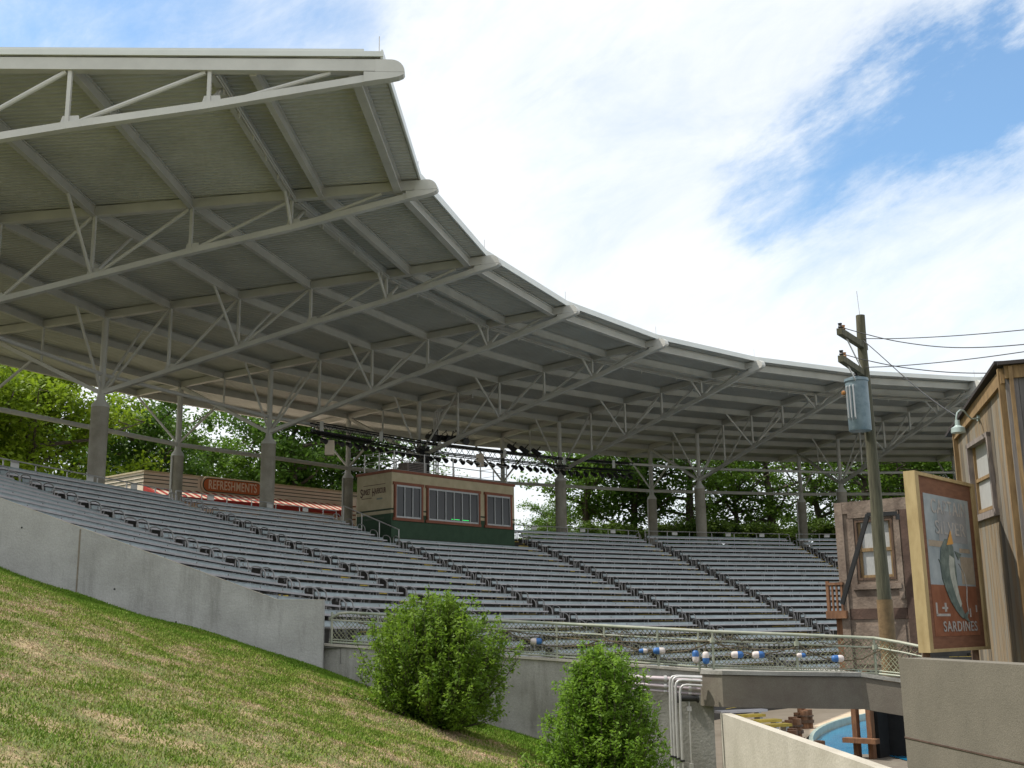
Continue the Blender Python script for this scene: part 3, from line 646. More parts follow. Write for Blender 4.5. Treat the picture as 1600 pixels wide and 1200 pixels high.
for (x0, x1, sag) in ((560, 800, .25), (790, 960, .3), (940, 1116, .3), (1116, 1250, .22), (1250, 1380, .3), (1105, 1300, .12), (800, 1110, .12)):
    s0 = min(np.linspace(0, cum[-1], 300), key=lambda s: abs(pix(along(s))[0]-x0)); s1 = min(np.linspace(0, cum[-1], 300), key=lambda s: abs(pix(along(s))[0]-x1))
    pts = []
    for u in np.linspace(0, 1, 14):
        p = along(s0+(s1-s0)*u); pts.append(p+Z*(hgt(p)-.22-sag*(1-(2*u-1)**2))-back*.03+jit())
    mb.tube(pts, .014, 5)
for i in range(26):                                # loose bunches of net on the upper rail
    s = random.uniform(4, cum[-1]-.5); p = along(s); hh = hgt(p)
    pts = [along(s+q*.09)+Z*(hh-.06-random.random()*.18)-back*random.uniform(-.05, .05) for q in range(7)]; mb.tube(pts, .009, 4)
part(mb, 'rope', M['rope'], fe)
# floats hung on the net
FLO = [(838, 1002, 0, 'wb', 'white and blue float on the net just right of the left bush'), (1030, 1017, 0, 'bw', 'blue and white float on the net above the right bush'), (1005, 1017, 0, 'bw', 'faded small float left of the blue and white one above the right bush'),
       (1087, 1026, 1, 'bw', 'upright float, the left one of the pair by the post'), (1103, 1028, 1, 'wb', 'upright float, the right one of the pair by the post'), (1152, 1023, 0, 'wb', 'pinkish white float with faded blue end left of its brighter twin'),
       (1185, 1023, 0, 'wb', 'bright white and blue float between two fence posts'), (1252, 1024, 0, 'wb', 'pale faded float beside the dark fence post'), (1309, 1029, 0, 'bw', 'blue and white float at the right end of the net'), (612, 990, 0, 'bw', 'blue float half hidden behind the left bush')]
for px, py, up_, o_, lab in FLO:
    s = min(np.linspace(0, cum[-1], 600), key=lambda s: abs(pix(along(s))[0]-px)); b = along(s); hh = (b-Vector(CAM)).dot(back)-.10
    c = at(px, py, hh); t = thing('net_float', c, lab, 'float', 'blue and white floats tied to the net')
    small = px in (1005, 1252); R_ = .05 if small else .076; L_ = .10 if small else .135
    ax = Vector(GG) if not up_ else Z
    prof = [(-1, .35), (-.93, .7), (-.7, .95), (-.35, 1), (0, 1)]
    A = MB(); A.tube([c+ax*L_*u for u, v in prof], [R_*v for u, v in prof], 14)
    B = MB(); B.tube([c-ax*L_*u for u, v in prof[::-1]], [R_*v for u, v in prof[::-1]], 14)
    ma, mb_ = (M['floatw'], M['blue']) if o_ == 'wb' else (M['blue'], M['floatw'])
    if up_: ma, mb_ = mb_, ma
    part(A, 'float_end', ma, t, True); part(B, 'float_end', mb_, t, True)
    S = MB(); S.tube([c-ax*(L_+.1)+Z*.03, c-ax*L_, c+ax*L_, c+ax*(L_+.1)+Z*.03], .012, 5); part(S, 'cord', M['rope'], t)
# ------------------------------------------------------------------ pipes on the low wall
def pipe(name, pts, r, m, label, grp):
    mb = MB(); mb.tube(pts, r, 10); o = mb.build(name, m, smooth=True, origin=pts[0]); tag(o, label, 'pipe', grp); o['_o'] = tuple(pts[0]); return o
def hp_(px, py, h=25.5): return at(px, py, h)
pk = mat('pipe_pinkish', (.42, .36, .38), .45, metal=.3, var=.1)
for q, (ya, yb, r, lab) in enumerate(((1059.5, 1064, .06, 'thick horizontal pipe, top one beside the right bush'), (1070, 1077, .05, 'middle horizontal pipe beside the right bush'), (1078, 1085, .03, 'thin lowest horizontal pipe beside the right bush'))):
    pts = [at(975, ya-3, 26.0), at(1010, ya, 25.75), at(1095, yb, 25.4)]; o = pipe('water_pipe', pts, r, pk, lab, 'horizontal pipes on the low wall')
    mb = MB(); 
    for s in (.35, .8): c = pts[1].lerp(pts[2], s); mb.tube([c-Vector(GG)*.03, c+Vector(GG)*.03], r*1.35, 10)
    part(mb, 'coupling', M['galv'], o, True)
for q, (x, yt, lab) in enumerate(((1046.5, 1056, 'outermost bent conduit dropping down the low wall'), (1050.5, 1057.5, 'second bent conduit from the left dropping down the wall'), (1055.5, 1062.5, 'third bent conduit from the left dropping down the wall'), (1062.5, 1070, 'innermost short bent conduit dropping down the wall'))):
    H_ = 25.25-.03*q; a = at(1097, yt+1.5, H_); c = at(x+11, yt, H_); d = at(x, yt+11, H_); e = at(x+.5, yt+40, H_); e2 = Vector((e.x, e.y, -3.6))
    mid = [c.lerp(d, .5)+(at(x, yt, H_)-c.lerp(d, .5))*u for u in (.42,)]
    m1 = at(x+4.5, yt+1.2, H_); m2 = at(x+1.2, yt+4.5, H_)
    o = pipe('conduit', [a, c, m1, m2, d, e, e2], .026, M['galv'], lab, 'bent grey conduits beside the right bush')
    mb = MB(); k_ = e.lerp(e2, .55); mb.box(k_, Vector(GG)*.045, back*.04, Z*.02); part(mb, 'clamp', M['black'], o)
c = at(1076, 1091, 25.45); t = thing('valve', c, 'dark valve cluster with drop pipe under the horizontal pipes', 'valve')
mb = MB(); mb.tube([c-Vector(GG)*.22, c+Vector(GG)*.2], .07, 10); mb.tube([c-Vector(GG)*.25, c-Vector(GG)*.2], .1, 10); mb.tube([c+Vector(GG)*.18, c+Vector(GG)*.22], .1, 10); part(mb, 'body', M['black'], t, True)
mb = MB(); mb.tube([c, c-Z*2.6], .018, 6); mb.box(c-Z*.22, Vector(GG)*.05, back*.03, Z*.05); mb.box(c-Z*1.4, Vector(GG)*.04, back*.03, Z*.05); part(mb, 'drop_pipe', M['galv'], t)
# ------------------------------------------------------------------ bushes
def leaves(centres, n_per, spread, size, rg, aspect=.5, up=.35):
    C_ = np.repeat(np.array(centres), n_per, axis=0); n = len(C_)
    p = C_+rg.normal(0, 1, (n, 3))*np.array(spread)
    nrm = rg.normal(0, 1, (n, 3)); nrm[:, 2] = np.abs(nrm[:, 2])*1.+up; nrm /= np.linalg.norm(nrm, axis=1)[:, None]
    a = rg.normal(0, 1, (n, 3)); a -= nrm*np.sum(a*nrm, axis=1)[:, None]; a /= np.linalg.norm(a, axis=1)[:, None]; b = np.cross(nrm, a)
    s = size*(.6+.8*rg.random(n))[:, None]
    V = np.empty((n, 4, 3)); V[:, 0] = p-a*s; V[:, 1] = p+b*s*aspect-a*s*.1; V[:, 2] = p+a*s; V[:, 3] = p-b*s*aspect-a*s*.1
    return V
def leafmesh(name, V, m):
    n = len(V); me = bpy.data.meshes.new(name); me.vertices.add(n*4); me.vertices.foreach_set('co', V.ravel()); me.loops.add(n*4); me.loops.foreach_set('vertex_index', np.arange(n*4, dtype=np.int32))
    me.polygons.add(n); me.polygons.foreach_set('loop_start', np.arange(0, n*4, 4, dtype=np.int32)); me.update(); me.validate(); me.materials.append(m); return me
def bush(loc, prof, rx, H, nbr, nl, m, label, seed, lsize=.04, noise_=.22):
    rg = np.random.default_rng(seed); t = thing('bush', loc, label, 'bush'); st = MB(); cent = []
    for i in range(nbr):
        a = rg.random()*6.283; top_u = 1-.85*rg.random()**1.25; full = rg.random()**.45
        lump = 1+noise_*math.sin(a*3+seed)*math.cos(top_u*7+seed)+rg.normal(0, .09)
        rad = rx*np.interp(top_u, *prof)*full*lump
        tip = np.array([math.cos(a)*rad, math.sin(a)*rad, H*top_u*(1+rg.normal(0, .035))])
        b0 = np.array([math.cos(a)*.15, math.sin(a)*.15, 0.]); mid = b0+(tip-b0)*.5+np.array([math.cos(a)*.22*rad, math.sin(a)*.22*rad, -.08*H*(1-top_u)])
        pts = [b0*(1-f)**2+mid*2*f*(1-f)+tip*f**2 for f in np.linspace(0, 1, 7)]; st.tube([Vector(p) for p in pts], [.014-.0017*q for q in range(7)], 3, cap=False)
        L_ = np.linalg.norm(tip)
        for f in np.arange(.30, 1.0, .075/L_*2.2):
            p = b0*(1-f)**2+mid*2*f*(1-f)+tip*f**2
            for q in range(2): cent.append(p+rg.normal(0, .055+.06*(1-f), 3))
        if rg.random() < .5:                    # upright spray past the outline
            for f in (.05, .11, .17): cent.append(tip+np.array([rg.normal(0, .015), rg.normal(0, .015), f]))
            st.tube([Vector(tip), Vector(tip+np.array([0, 0, .18]))], .004, 3, cap=False)
    V = leaves(cent, nl, (.040, .040, .045), lsize, rg, .42, .6); V[:, :, 2] = np.maximum(V[:, :, 2], .02)
    o = bpy.data.objects.new('foliage', leafmesh('foliage', V, m)); COL.objects.link(o); o.parent = t
    st.build('stem', M['bark'], t, origin=(0, 0, 0)); return t
def onlawn(px, h, py=1130):
    g = (px-800)/FPX*h*1.02; z = float(lawn_z(np.array(g), np.array(h))); return W(g, h, z)
b1 = onlawn(679, 22.); b2_ = onlawn(928, 19.2)
bush(b1-Z*.05, ([0, .15, .4, .65, .85, .95, 1], [.85, 1.02, 1.04, .96, .80, .52, .3]), 1.5, 2.28, 430, 9, M['leafbush'], 'wide loose green bush in front of the low wall, the left one', 11, .041, .16)
bush(b2_-Z*.05, ([0, .2, .45, .7, .88, 1], [1.05, 1.1, .92, .74, .56, .22]), 1.16, 2.12, 400, 10, M['leafbush2'], 'narrow pointed bright green bush near the pipes, the right one', 23, .037, .12)
# ------------------------------------------------------------------ trees
def make_tree(seed, H, crown_r, crown_lo, nl, ls, m, sparse=0.):
    rg = np.random.default_rng(seed); rr = random.Random(seed)
    tr = MB(); cent = []
    trunk = [Vector((0, 0, -.3)), Vector((rr.gauss(0, .15), rr.gauss(0, .15), H*.16)), Vector((rr.gauss(0, .3), rr.gauss(0, .3), H*.34)), Vector((rr.gauss(0, .4), rr.gauss(0, .4), H*.6)), Vector((rr.gauss(0, .5), rr.gauss(0, .5), H*.86))]
    tr.tube(trunk, [H*.032, H*.026, H*.022, H*.014, H*.004], 8)
    nb = 17
    for i in range(nb):
        u = .22+.72*(i+rr.random()*.6)/nb; s = u*4; j = min(3, int(s/1.)) if False else None
        zz = H*u; base = None
        for a, b in zip(trunk, trunk[1:]):
            if a.z <= zz <= b.z: base = a.lerp(b, (zz-a.z)/(b.z-a.z))
        if base is None: base = trunk[-1]
        ang = i*2.4+rr.random(); cr = crown_r*math.sin(math.pi*min(1, max(.12, (u-.05)/.98)))**.55*(.65+.5*rr.random())
        tip = base+Vector((math.cos(ang)*cr, math.sin(ang)*cr, cr*(.25+.5*rr.random())))
        tip.z = min(tip.z, H); mid = base.lerp(tip, .5)+Vector((0, 0, -.06*cr)); tr.tube([base, mid, tip], [H*.013, H*.008, .025], 5, cap=False)
        for q in range(6):
            f_ = .3+.7*q/5; p = base.lerp(tip, f_) if q > 2 else base.lerp(mid, f_*1.4)
            a2 = rr.random()*6.28; l2 = cr*(.25+.22*rr.random()); e = p+Vector((math.cos(a2)*l2, math.sin(a2)*l2, l2*(rr.random()*.9-.2)))
            tr.tube([p, e], [.05, .012], 4, cap=False)
            for w in range(3):
                if rr.random() < sparse: continue
                c = p.lerp(e, .4+.35*w); cent.append((c.x, c.y, c.z))
    cent = np.array(cent); cent = cent[cent[:, 2] > H*crown_lo]
    V = leaves(cent, nl, (crown_r*.10, crown_r*.10, crown_r*.07), ls, rg, .55)
    return tr, leafmesh('crown', V, m)
TREES = []
def proto_tree(*a, **k): 
    tr, cm = make_tree(*a, **k); o = tr.build('trunk', M['bark']); tm = o.data; bpy.data.objects.remove(o); TREES.append((tm, cm))
proto_tree(1, 13, 6.2, .12, 75, .17, M['leafA'])
proto_tree(2, 13, 6.0, .14, 58, .17, M['leafB'], .05)
proto_tree(3, 14, 5.4, .16, 42, .15, M['leafC'], .18)
proto_tree(4, 15, 6.0, .25, 24, .14, M['leafC'], .4)
proto_tree(5, 12, 5.5, .1, 52, .16, M['leafC'], .08)
TR = [(-60, 76, 1.0, 0, 'bright yellow green tree cut by the left edge of the photo'), (60, 80, 1.02, 0, 'bright yellow green tree left of the first big column'), (-30, 96, 1.25, 1, 'dark tree behind the bright ones at far left'), (135, 98, 1.05, 4, 'dark green tree behind the leftmost big column'),
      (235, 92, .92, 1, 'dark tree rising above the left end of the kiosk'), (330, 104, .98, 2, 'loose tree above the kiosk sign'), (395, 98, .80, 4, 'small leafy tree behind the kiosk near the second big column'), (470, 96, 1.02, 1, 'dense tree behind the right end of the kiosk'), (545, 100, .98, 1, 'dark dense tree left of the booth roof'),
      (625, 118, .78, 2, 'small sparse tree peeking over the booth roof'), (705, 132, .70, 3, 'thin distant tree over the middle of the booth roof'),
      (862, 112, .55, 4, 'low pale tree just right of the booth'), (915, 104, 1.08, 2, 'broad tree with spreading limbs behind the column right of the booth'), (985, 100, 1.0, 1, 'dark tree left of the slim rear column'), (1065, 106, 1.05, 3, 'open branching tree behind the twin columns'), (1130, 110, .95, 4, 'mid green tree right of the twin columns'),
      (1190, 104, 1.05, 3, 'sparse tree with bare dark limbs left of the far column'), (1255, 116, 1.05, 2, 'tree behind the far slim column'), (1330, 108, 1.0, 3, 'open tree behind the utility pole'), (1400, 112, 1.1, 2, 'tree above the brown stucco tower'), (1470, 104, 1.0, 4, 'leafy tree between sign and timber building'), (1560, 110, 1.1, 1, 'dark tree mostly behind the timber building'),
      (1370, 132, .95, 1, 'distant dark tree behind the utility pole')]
for i, (px, h_, s, v, lab) in enumerate(TR):
    g = (px-800)/FPX*h_*1.03; p = W(g, h_, 5.7); h0_ = h_
    while math.hypot(p.x, p.y) < 79.5 and px > 150: h_ += 1; g = (px-800)/FPX*h_*1.03; p = W(g, h_, 5.7)
    s *= (h_/h0_)**.8
    root = bpy.data.objects.new('tree', None); COL.objects.link(root); root.location = p; root.rotation_euler = (0, 0, i*1.7); root.scale = (s*1.08, s*1.08, s*(1+.06*math.sin(i*2.1)))
    tag(root, lab, 'tree', 'trees beyond the seating')
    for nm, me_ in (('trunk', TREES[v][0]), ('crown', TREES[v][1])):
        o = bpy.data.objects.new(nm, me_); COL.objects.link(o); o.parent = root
# low shrubs behind the seats
proto_tree(6, 4, 3.4, .02, 50, .13, M['leafS'])
for i, (px, h_, s, lab) in enumerate(((850, 96, .75, 'low shrub just right of the booth above the top row'), (930, 98, .9, 'dark shrub behind the first column right of the booth'), (1010, 99, .9, 'shrub behind the slim rear column'), (1080, 99, 1., 'shrub behind the twin columns'), (1150, 98, .95, 'shrub behind the second block right of the booth'), (1205, 93, .95, 'bright shrub at the head of the aisle'), (1290, 99, 1., 'shrub left of the brown stucco tower'), (30, 92, 1.2, 'shrub behind the top row at far left'), (110, 96, 1.3, 'shrub behind the top row left of the big column'), (-50, 90, 1.3, 'shrub at the very left edge above the seats'))):
    g = (px-800)/FPX*h_*1.03; root = bpy.data.objects.new('shrub', None); COL.objects.link(root); p = W(g, h_, 5.7)
    while math.hypot(p.x, p.y) < 74.5 and px > 150: h_ += 1; g = (px-800)/FPX*h_*1.03; p = W(g, h_, 5.7)
    root.location = p; root.rotation_euler = (0, 0, i*2.3); root.scale = (s, s, s*.78)
    tag(root, lab, 'shrub', 'shrubs behind the top row')
    for nm, me_ in (('stem', TREES[5][0]), ('foliage', TREES[5][1])):
        o = bpy.data.objects.new(nm, me_); COL.objects.link(o); o.parent = root
# ------------------------------------------------------------------ refreshment kiosk
A_ = at(225, 735, 70.3*.985); A_.z = 0; 
def atz(px, py, z):
    d = CR*(px-800)/FPX - CU*(py-600)/FPX + CF; return Vector(CAM+d*(z/d[2]))
ZT = 10.0
A_, B_, C_ = atz(225, 735, ZT), atz(562, 770.5, ZT), atz(163, 746, ZT)
kio = thing('refreshment_kiosk', Vector((A_.x, A_.y, 5.75)), 'long cream refreshment kiosk with green stripes behind the seats', 'kiosk')
ud = (B_-A_).normalized(); wd_ = (C_-A_); wd_ = Vector((wd_.x, wd_.y, 0)); nf = ud.cross(Z).normalized()
if nf.dot(back) > 0: nf = -nf                      # outward normal of the front
L_ = (B_-A_).length+3.5
def sfor(px):
    lo, hi = 0, 40
    for _ in range(40):
        m_ = (lo+hi)/2
        if pix(Vector((A_.x, A_.y, 9.))+ud*m_)[0] < px: lo = m_
        else: hi = m_
    return lo
mb = MB(); p0 = Vector((A_.x, A_.y, 5.5)); p1 = p0+ud*L_; hgt_ = ZT-5.5
mb.hexa([p0, p1, p1+wd_*1.6, p0+wd_*1.6], [p0+Z*hgt_, p1+Z*hgt_, p1+wd_*1.6+Z*hgt_, p0+wd_*1.6+Z*hgt_]); part(mb, 'wall', M['cream'], kio)
mb = MB()
for (s0, s1) in ((.0, sfor(308)), (sfor(412), L_)):
    for dz in (.26, .49, .72): mb.beam(p0+ud*s0+nf*.02+Z*(hgt_-dz), p0+ud*s1+nf*.02+Z*(hgt_-dz), .04, .045)
wn = wd_.normalized(); wnn = wn.cross(Z)
if wnn.dot(ud) > 0: wnn = -wnn
for dz in (.26, .49, .72): mb.beam(p0+wnn*.02+Z*(hgt_-dz), p0+wd_*1.5+wnn*.02+Z*(hgt_-dz), .04, .045)
part(mb, 'stripe', M['dgreen'], kio)
mb = MB(); mb.beam(p0+nf*.03+Z*(hgt_-.03)-ud*.05, p1+nf*.03+Z*(hgt_-.03), .12, .1); mb.beam(p0+wnn*.03+Z*(hgt_-.03), p0+wd_*1.6+wnn*.03+Z*(hgt_-.03), .12, .1); part(mb, 'cornice', M['tan'], kio)
# oval sign with lettering
sc = p0+ud*(sfor(315)+sfor(404))/2+nf*.12+Z*(hgt_-.52); sw, sh = (sfor(404)-sfor(315))/2, .40
def rr_poly(c, w, h, r, x, z, n=6):
    r = min(r, w*.95, h*.95)
    pts = []
    for cx, cz, a0 in ((w-r, h-r, 0), (-w+r, h-r, 90), (-w+r, -h+r, 180), (w-r, -h+r, 270)):
        for a in np.linspace(a0, a0+90, n): pts.append(c+x*(cx+r*math.cos(math.radians(a)))+z*(cz+r*math.sin(math.radians(a))))
    return pts
mb = MB(); mb.poly(rr_poly(sc, sw+.16, sh+.14, .5, ud, Z), nf*.06); part(mb, 'sign_border', M['awhite'], kio)
mb = MB(); mb.poly(rr_poly(sc+nf*.062, sw+.06, sh+.05, .45, ud, Z), nf*.03); sg = part(mb, 'sign_panel', M['dgreen'], kio)
mb = MB(); mb.poly(rr_poly(sc+nf*.094, sw, sh, .42, ud, Z), nf*.02); part(mb, 'sign_panel', M['signor'], kio)
# camera-side reading direction
xd = ud if pix(sc+ud)[0] > pix(sc)[0] else -ud
text('REFRESHMENTS', 'lettering', M['awhite'], kio, sc+nf*.125, xd, Z, .82, 1, .012, 1.08, fit=sw*1.68)
# striped awning
mb = MB(); s0, s1 = .0, sfor(527); n = 52
for i in range(n):
    a = s0+(s1-s0)*i/n; b = s0+(s1-s0)*(i+1)/n; mb.cur = i % 2
    t0, t1 = p0+ud*a+nf*.05+Z*(hgt_-.98), p0+ud*b+nf*.05+Z*(hgt_-.98); q0, q1 = p0+ud*a+nf*1.7+Z*(hgt_-1.62), p0+ud*b+nf*1.7+Z*(hgt_-1.62)
    mb.add([t0, t1, q1, q0], [(0, 1, 2, 3)])
mb.cur = 0
q0, q1 = p0+ud*s0+nf*1.7+Z*(hgt_-1.62), p0+ud*s1+nf*1.7+Z*(hgt_-1.62)
mb.hexa([q0-Z*.3, q1-Z*.3, q1-Z*.3-nf*.03, q0-Z*.3-nf*.03], [q0, q1, q1-nf*.03, q0-nf*.03])
for s in (s0, s1): e = p0+ud*s; mb.poly([e+nf*.05+Z*(hgt_-.98), e+nf*1.7+Z*(hgt_-1.63), e+nf*1.7+Z*(hgt_-1.9), e+nf*.05+Z*(hgt_-1.9)], ud*.02)
part(mb, 'awning', [M['red'], M['awhite']], kio)
mb = MB(); 
for i in range(5): a = p0+ud*(3+i*3.6)+nf*.02+Z*.25; mb.poly([a, a+ud*2.6, a+ud*2.6+Z*1.35, a+Z*1.35], nf*.02)
part(mb, 'counter_opening', M['glass'], kio)
# ornamented pier beside the booth
pp = atz(551, 800, 8.0); pp = at(551, 800, 80.5)
t = thing('painted_pier', Vector((pp.x, pp.y, 5.75)), 'narrow cream pier with red scroll ornament beside the booth', 'pier')
c = Vector((pp.x, pp.y, 0)); mb = MB(); mb.box(c+Z*7.4, Vector(GG)*.28, back*.25, Z*1.9); part(mb, 'shaft', M['cream'], t)
mb = MB(); 
for i, zz in enumerate((8.7, 8.4, 8.1, 7.8)): mb.box(c+Z*zz-back*.27, Vector(GG)*.26, back*.015, Z*.05)
for zz in (7.3, 6.8, 6.3):
    pts = [c+Z*(zz+.2*math.sin(a))+Vector(GG)*.16*math.cos(a)-back*.28 for a in np.linspace(0, 5, 12)]; mb.tube(pts, .04, 5)
mb.box(c+Z*7.4-back*.0-Vector(GG)*.31, Vector(GG)*.03, back*.26, Z*1.9); part(mb, 'ornament', M['rust'], t)
# ------------------------------------------------------------------ control booth
k0, k1 = 3.475, 4.385; f0, f1 = P(k0, 55.85, 0), P(k1, 56.0, 0); zb, zt_ = 4.2, 9.12
ud = (f1-f0).normalized(); nf = Vector((-(f0+f1).x, -(f0+f1).y, 0)).normalized(); Wb = (f1-f0).length
dep = -nf*3.1
bo = thing('control_booth', Vector((f0.x, f0.y, zb)), 'green and tan press booth with three windows amid the seating', 'booth')
def q(s, z, o=0.): return Vector((f0.x, f0.y, 0))+ud*s+Z*z+nf*o
mb = MB(); mb.hexa([q(0, zb), q(Wb, zb), q(Wb, zb)+dep, q(0, zb)+dep], [q(0, 6.62), q(Wb, 6.62), q(Wb, 6.62)+dep, q(0, 6.62)+dep]); part(mb, 'base', M['green'], bo)
mb = MB(); mb.hexa([q(0, 6.62), q(Wb, 6.62), q(Wb, 6.62)+dep, q(0, 6.62)+dep], [q(0, 9.02), q(Wb, 9.02), q(Wb, 9.02)+dep, q(0, 9.02)+dep]); part(mb, 'wall', M['tan'], bo)
mb = MB(); c0 = [q(-.06, 8.98, .06), q(Wb+.06, 8.98, .06), q(Wb+.06, 8.98, .06)+dep*1.04, q(-.06, 8.98, .06)+dep*1.04]; mb.hexa(c0, [p+Z*.15 for p in c0]); part(mb, 'cornice', M['rust'], bo)
mb = MB(); mb.beam(q(-.02, 6.86, .012), q(Wb+.02, 6.86, .012), .03, .09); sd = -ud; mb.beam(q(0, 6.86)+sd*.012, q(0, 6.86)+dep+sd*.012, .03, .09); mb.beam(q(-.02, 6.6, .012), q(Wb+.02, 6.6, .012), .03, .06); part(mb, 'stripe', M['dgreen'], bo)
mb = MB(); mb.beam(q(0, 5.0, .012), q(Wb, 5.0, .012), .03, .5); part(mb, 'plinth', M['dgreen'], bo)
# windows: s range from the photo, heights
for (sa, sb, n, led) in ((.22, 2.38, 3, 0), (2.85, 7.35, 6, 1), (7.98, 10.35, 3, 0)):
    sc_ = Wb/10.75; sa *= sc_; sb *= sc_; z0, z1 = 6.3, 8.35
    mb = MB()
    for a, b in (((sa, z0), (sb, z0)), ((sa, z1), (sb, z1))): mb.beam(q(a[0]-.14, a[1], .05), q(b[0]+.14, b[1], .05), .12, .16)
    for s in (sa, sb): mb.beam(q(s, z0-.0, .05), q(s, z1, .05), .16, .12, up=nf.cross(Z))
    wf = part(mb, 'window', M['rust'], bo)
    mb = MB(); mb.poly([q(sa+.05, z0+.05, .02), q(sb-.05, z0+.05, .02), q(sb-.05, z1-.05, .02), q(sa+.05, z1-.05, .02)], nf*.01); part(mb, 'pane', M['glass'], wf)
    mb = MB()
    for i in range(n+1): s = sa+.1+(sb-sa-.2)*i/n; mb.beam(q(s, z0+.07, .06), q(s, z1-.07, .06), .05, .06, up=nf.cross(Z))
    mb.beam(q(sa+.08, z0+.13, .06), q(sb-.08, z0+.13, .06), .05, .09); mb.beam(q(sa+.08, z1-.13, .06), q(sb-.08, z1-.13, .06), .05, .11); part(mb, 'sash', M['alu'], wf)
    if led:
        mb = MB(); mb.beam(q(sa+2.0, z0+.25, .035), q(sa+2.7, z0+.25, .035), .01, .035); mb.beam(q(sa+2.85, z0+.25, .035), q(sa+3.5, z0+.25, .035), .01, .035); part(mb, 'screen', M['led'], wf)
# lettering on the left side
lx = -dep.normalized(); sdn = -ud
if pix(q(0, 8)+dep+lx)[0] < pix(q(0, 8)+dep)[0]: lx = -lx
cc = q(0, 7.98)+dep*.5+sdn*.012
ink = mat('faded_ink', (.10, .05, .04), .8, var=.2); ink2 = mat('faded_ink_teal', (.20, .23, .20), .8); ink3 = mat('faded_ink_green', (.07, .10, .07), .8)
for wd__, cx_, w_, sz_, dz_ in (('S', -1.12, .2, .72, -.06), ('UNSET', -.66, .66, .46, 0), ('H', -.06, .2, .68, -.06), ('ARBOUR', .56, .98, .46, 0)): text(wd__, 'lettering', ink, bo, cc+lx*cx_+Z*dz_, lx, Z, sz_, 1, .004, 1.05, fit=w_)
mb = MB(); mb.beam(cc-lx*.95+Z*.38, cc+lx*1.0+Z*.38, .008, .03); mb.beam(cc-lx*1.1-Z*.36, cc-lx*.2-Z*.36, .008, .03); part(mb, 'underline', ink, bo)
mb = MB(); mb.beam(cc+lx*.25-Z*.45, cc+lx*.75-Z*.45, .008, .09); part(mb, 'faded_wording', ink2, bo)
mb = MB()
for i in range(13): mb.box(cc-lx*.8-Z*1.6+lx*i*.14+sdn*.004, lx*(.035+.02*(i % 3)), sdn*.004, Z*.05)
part(mb, 'faded_wording', ink3, bo)
rf = MB(); ru = [q(-.0, 9.135, .0), q(Wb, 9.135, .0), q(Wb, 9.135)+dep, q(0, 9.135)+dep]; rf.hexa(ru, [p+Z*.03 for p in ru]); part(rf, 'roof', M['roofgrey'], bo)
# rooftop railing and plant
t = thing('roof_railing', q(1, 9.17)+dep*.3, 'light steel railing around the booth roof', 'railing')
mb = MB(); cs = [q(.3, 9.16)+dep*.9, q(.5, 9.16)+dep*.12, q(Wb-.3, 9.16)+dep*.12, q(Wb-.2, 9.16)+dep*.9, q(.3, 9.16)+dep*.9]
for a, b in zip(cs, cs[1:]):
    n = max(2, int((b-a).length/2.3))
    for i in range(n): mb = MB(); p = a.lerp(b, i/n); mb.tube([p, p+Z*1.15], .045, 6); part(mb, 'post', M['galv'], t)
mb = MB(); mb.tube([c+Z*1.12 for c in cs], .022, 5); mb.tube([c+Z*.62 for c in cs], .018, 5); part(mb, 'rail', M['galv'], t)
t = thing('air_conditioner', q(2.7, 9.17)+dep*.35, 'grey rooftop air conditioner box on the booth', 'air conditioner')
mb = MB(); c = q(2.7, 9.5)+dep*.4; mb.box(c, ud*.75, nf*.4, Z*.33); part(mb, 'housing', M['woodgw'], t); mb = MB()
for i in range(6): mb.beam(c-ud*.6+nf*.41+Z*(-.25+i*.1), c+ud*.6+nf*.41+Z*(-.25+i*.1), .02, .04)
part(mb, 'grille', M['black'], t)
# stair handrail at the booth's left side
t = thing('stair_handrail', P(3.39, 57, 5), 'sloping stair handrail beside the left face of the booth', 'handrail')
mb = MB(); pts = [P(3.44, r, ZN(r)-.8+1.35) for r in (59.3, 57.8, 56.4, 54.9)]; mb.tube(pts+[pts[-1]-Z*1.4], .035, 7); part(mb, 'rail', M['galv'], t)
for p in pts[:-1]: mb = MB(); mb.tube([p, p-Z*1.4], .03, 6); part(mb, 'post', M['galv'], t)
# ------------------------------------------------------------------ stage lighting
lt = thing('lighting_catwalk', P(3.3, 59.3, 11.3), 'dark lattice lighting catwalk hung between the columns above the booth', 'lighting truss')
def arcp(k, r, z):                                 # along the straight chords between trusses
    k0 = math.floor(k); f_ = k-k0; return P(k0, r, z).lerp(P(k0+1, r, z), f_)
mb = MB(); KS = np.linspace(3.2, 5.45, 60)
for r in (59.4, 58.9):
    for z in (11.75, 11.2): mb.tube([arcp(k, r, z) for k in KS], .045, 5)
for i in range(len(KS)-1):
    for r in (59.4, 58.9):
        a, b = arcp(KS[i], r, 11.75), arcp(KS[i+1], r, 11.2); mb.tube([a, (a+b)/2-Z*.0, b] if i % 2 else [arcp(KS[i], r, 11.2), arcp(KS[i+1], r, 11.75)], .02, 4, cap=False)
part(mb, 'lattice', M['black'], lt)
mb = MB()
for i in range(22): a, b = arcp(3.2+.4*i/22, 59.35, 11.25), arcp(3.2+.4*(i+1)/22, 59.35, 11.25); mb.beam(a, b, .6, .03); mb.beam(a+Z*.3, b+Z*.3, .03, .05); mb.beam(a+Z*.12, b+Z*.12, .03, .10)
part(mb, 'walkway', M['black'], lt)
mb = MB(); mb.tube([arcp(k, 58.8, 10.98) for k in KS], .035, 6)
for i in range(0, len(KS), 3): mb.tube([arcp(KS[i], 58.8, 10.98), arcp(KS[i], 58.9, 11.2)], .02, 4)
part(mb, 'light_bar', M['black'], lt)
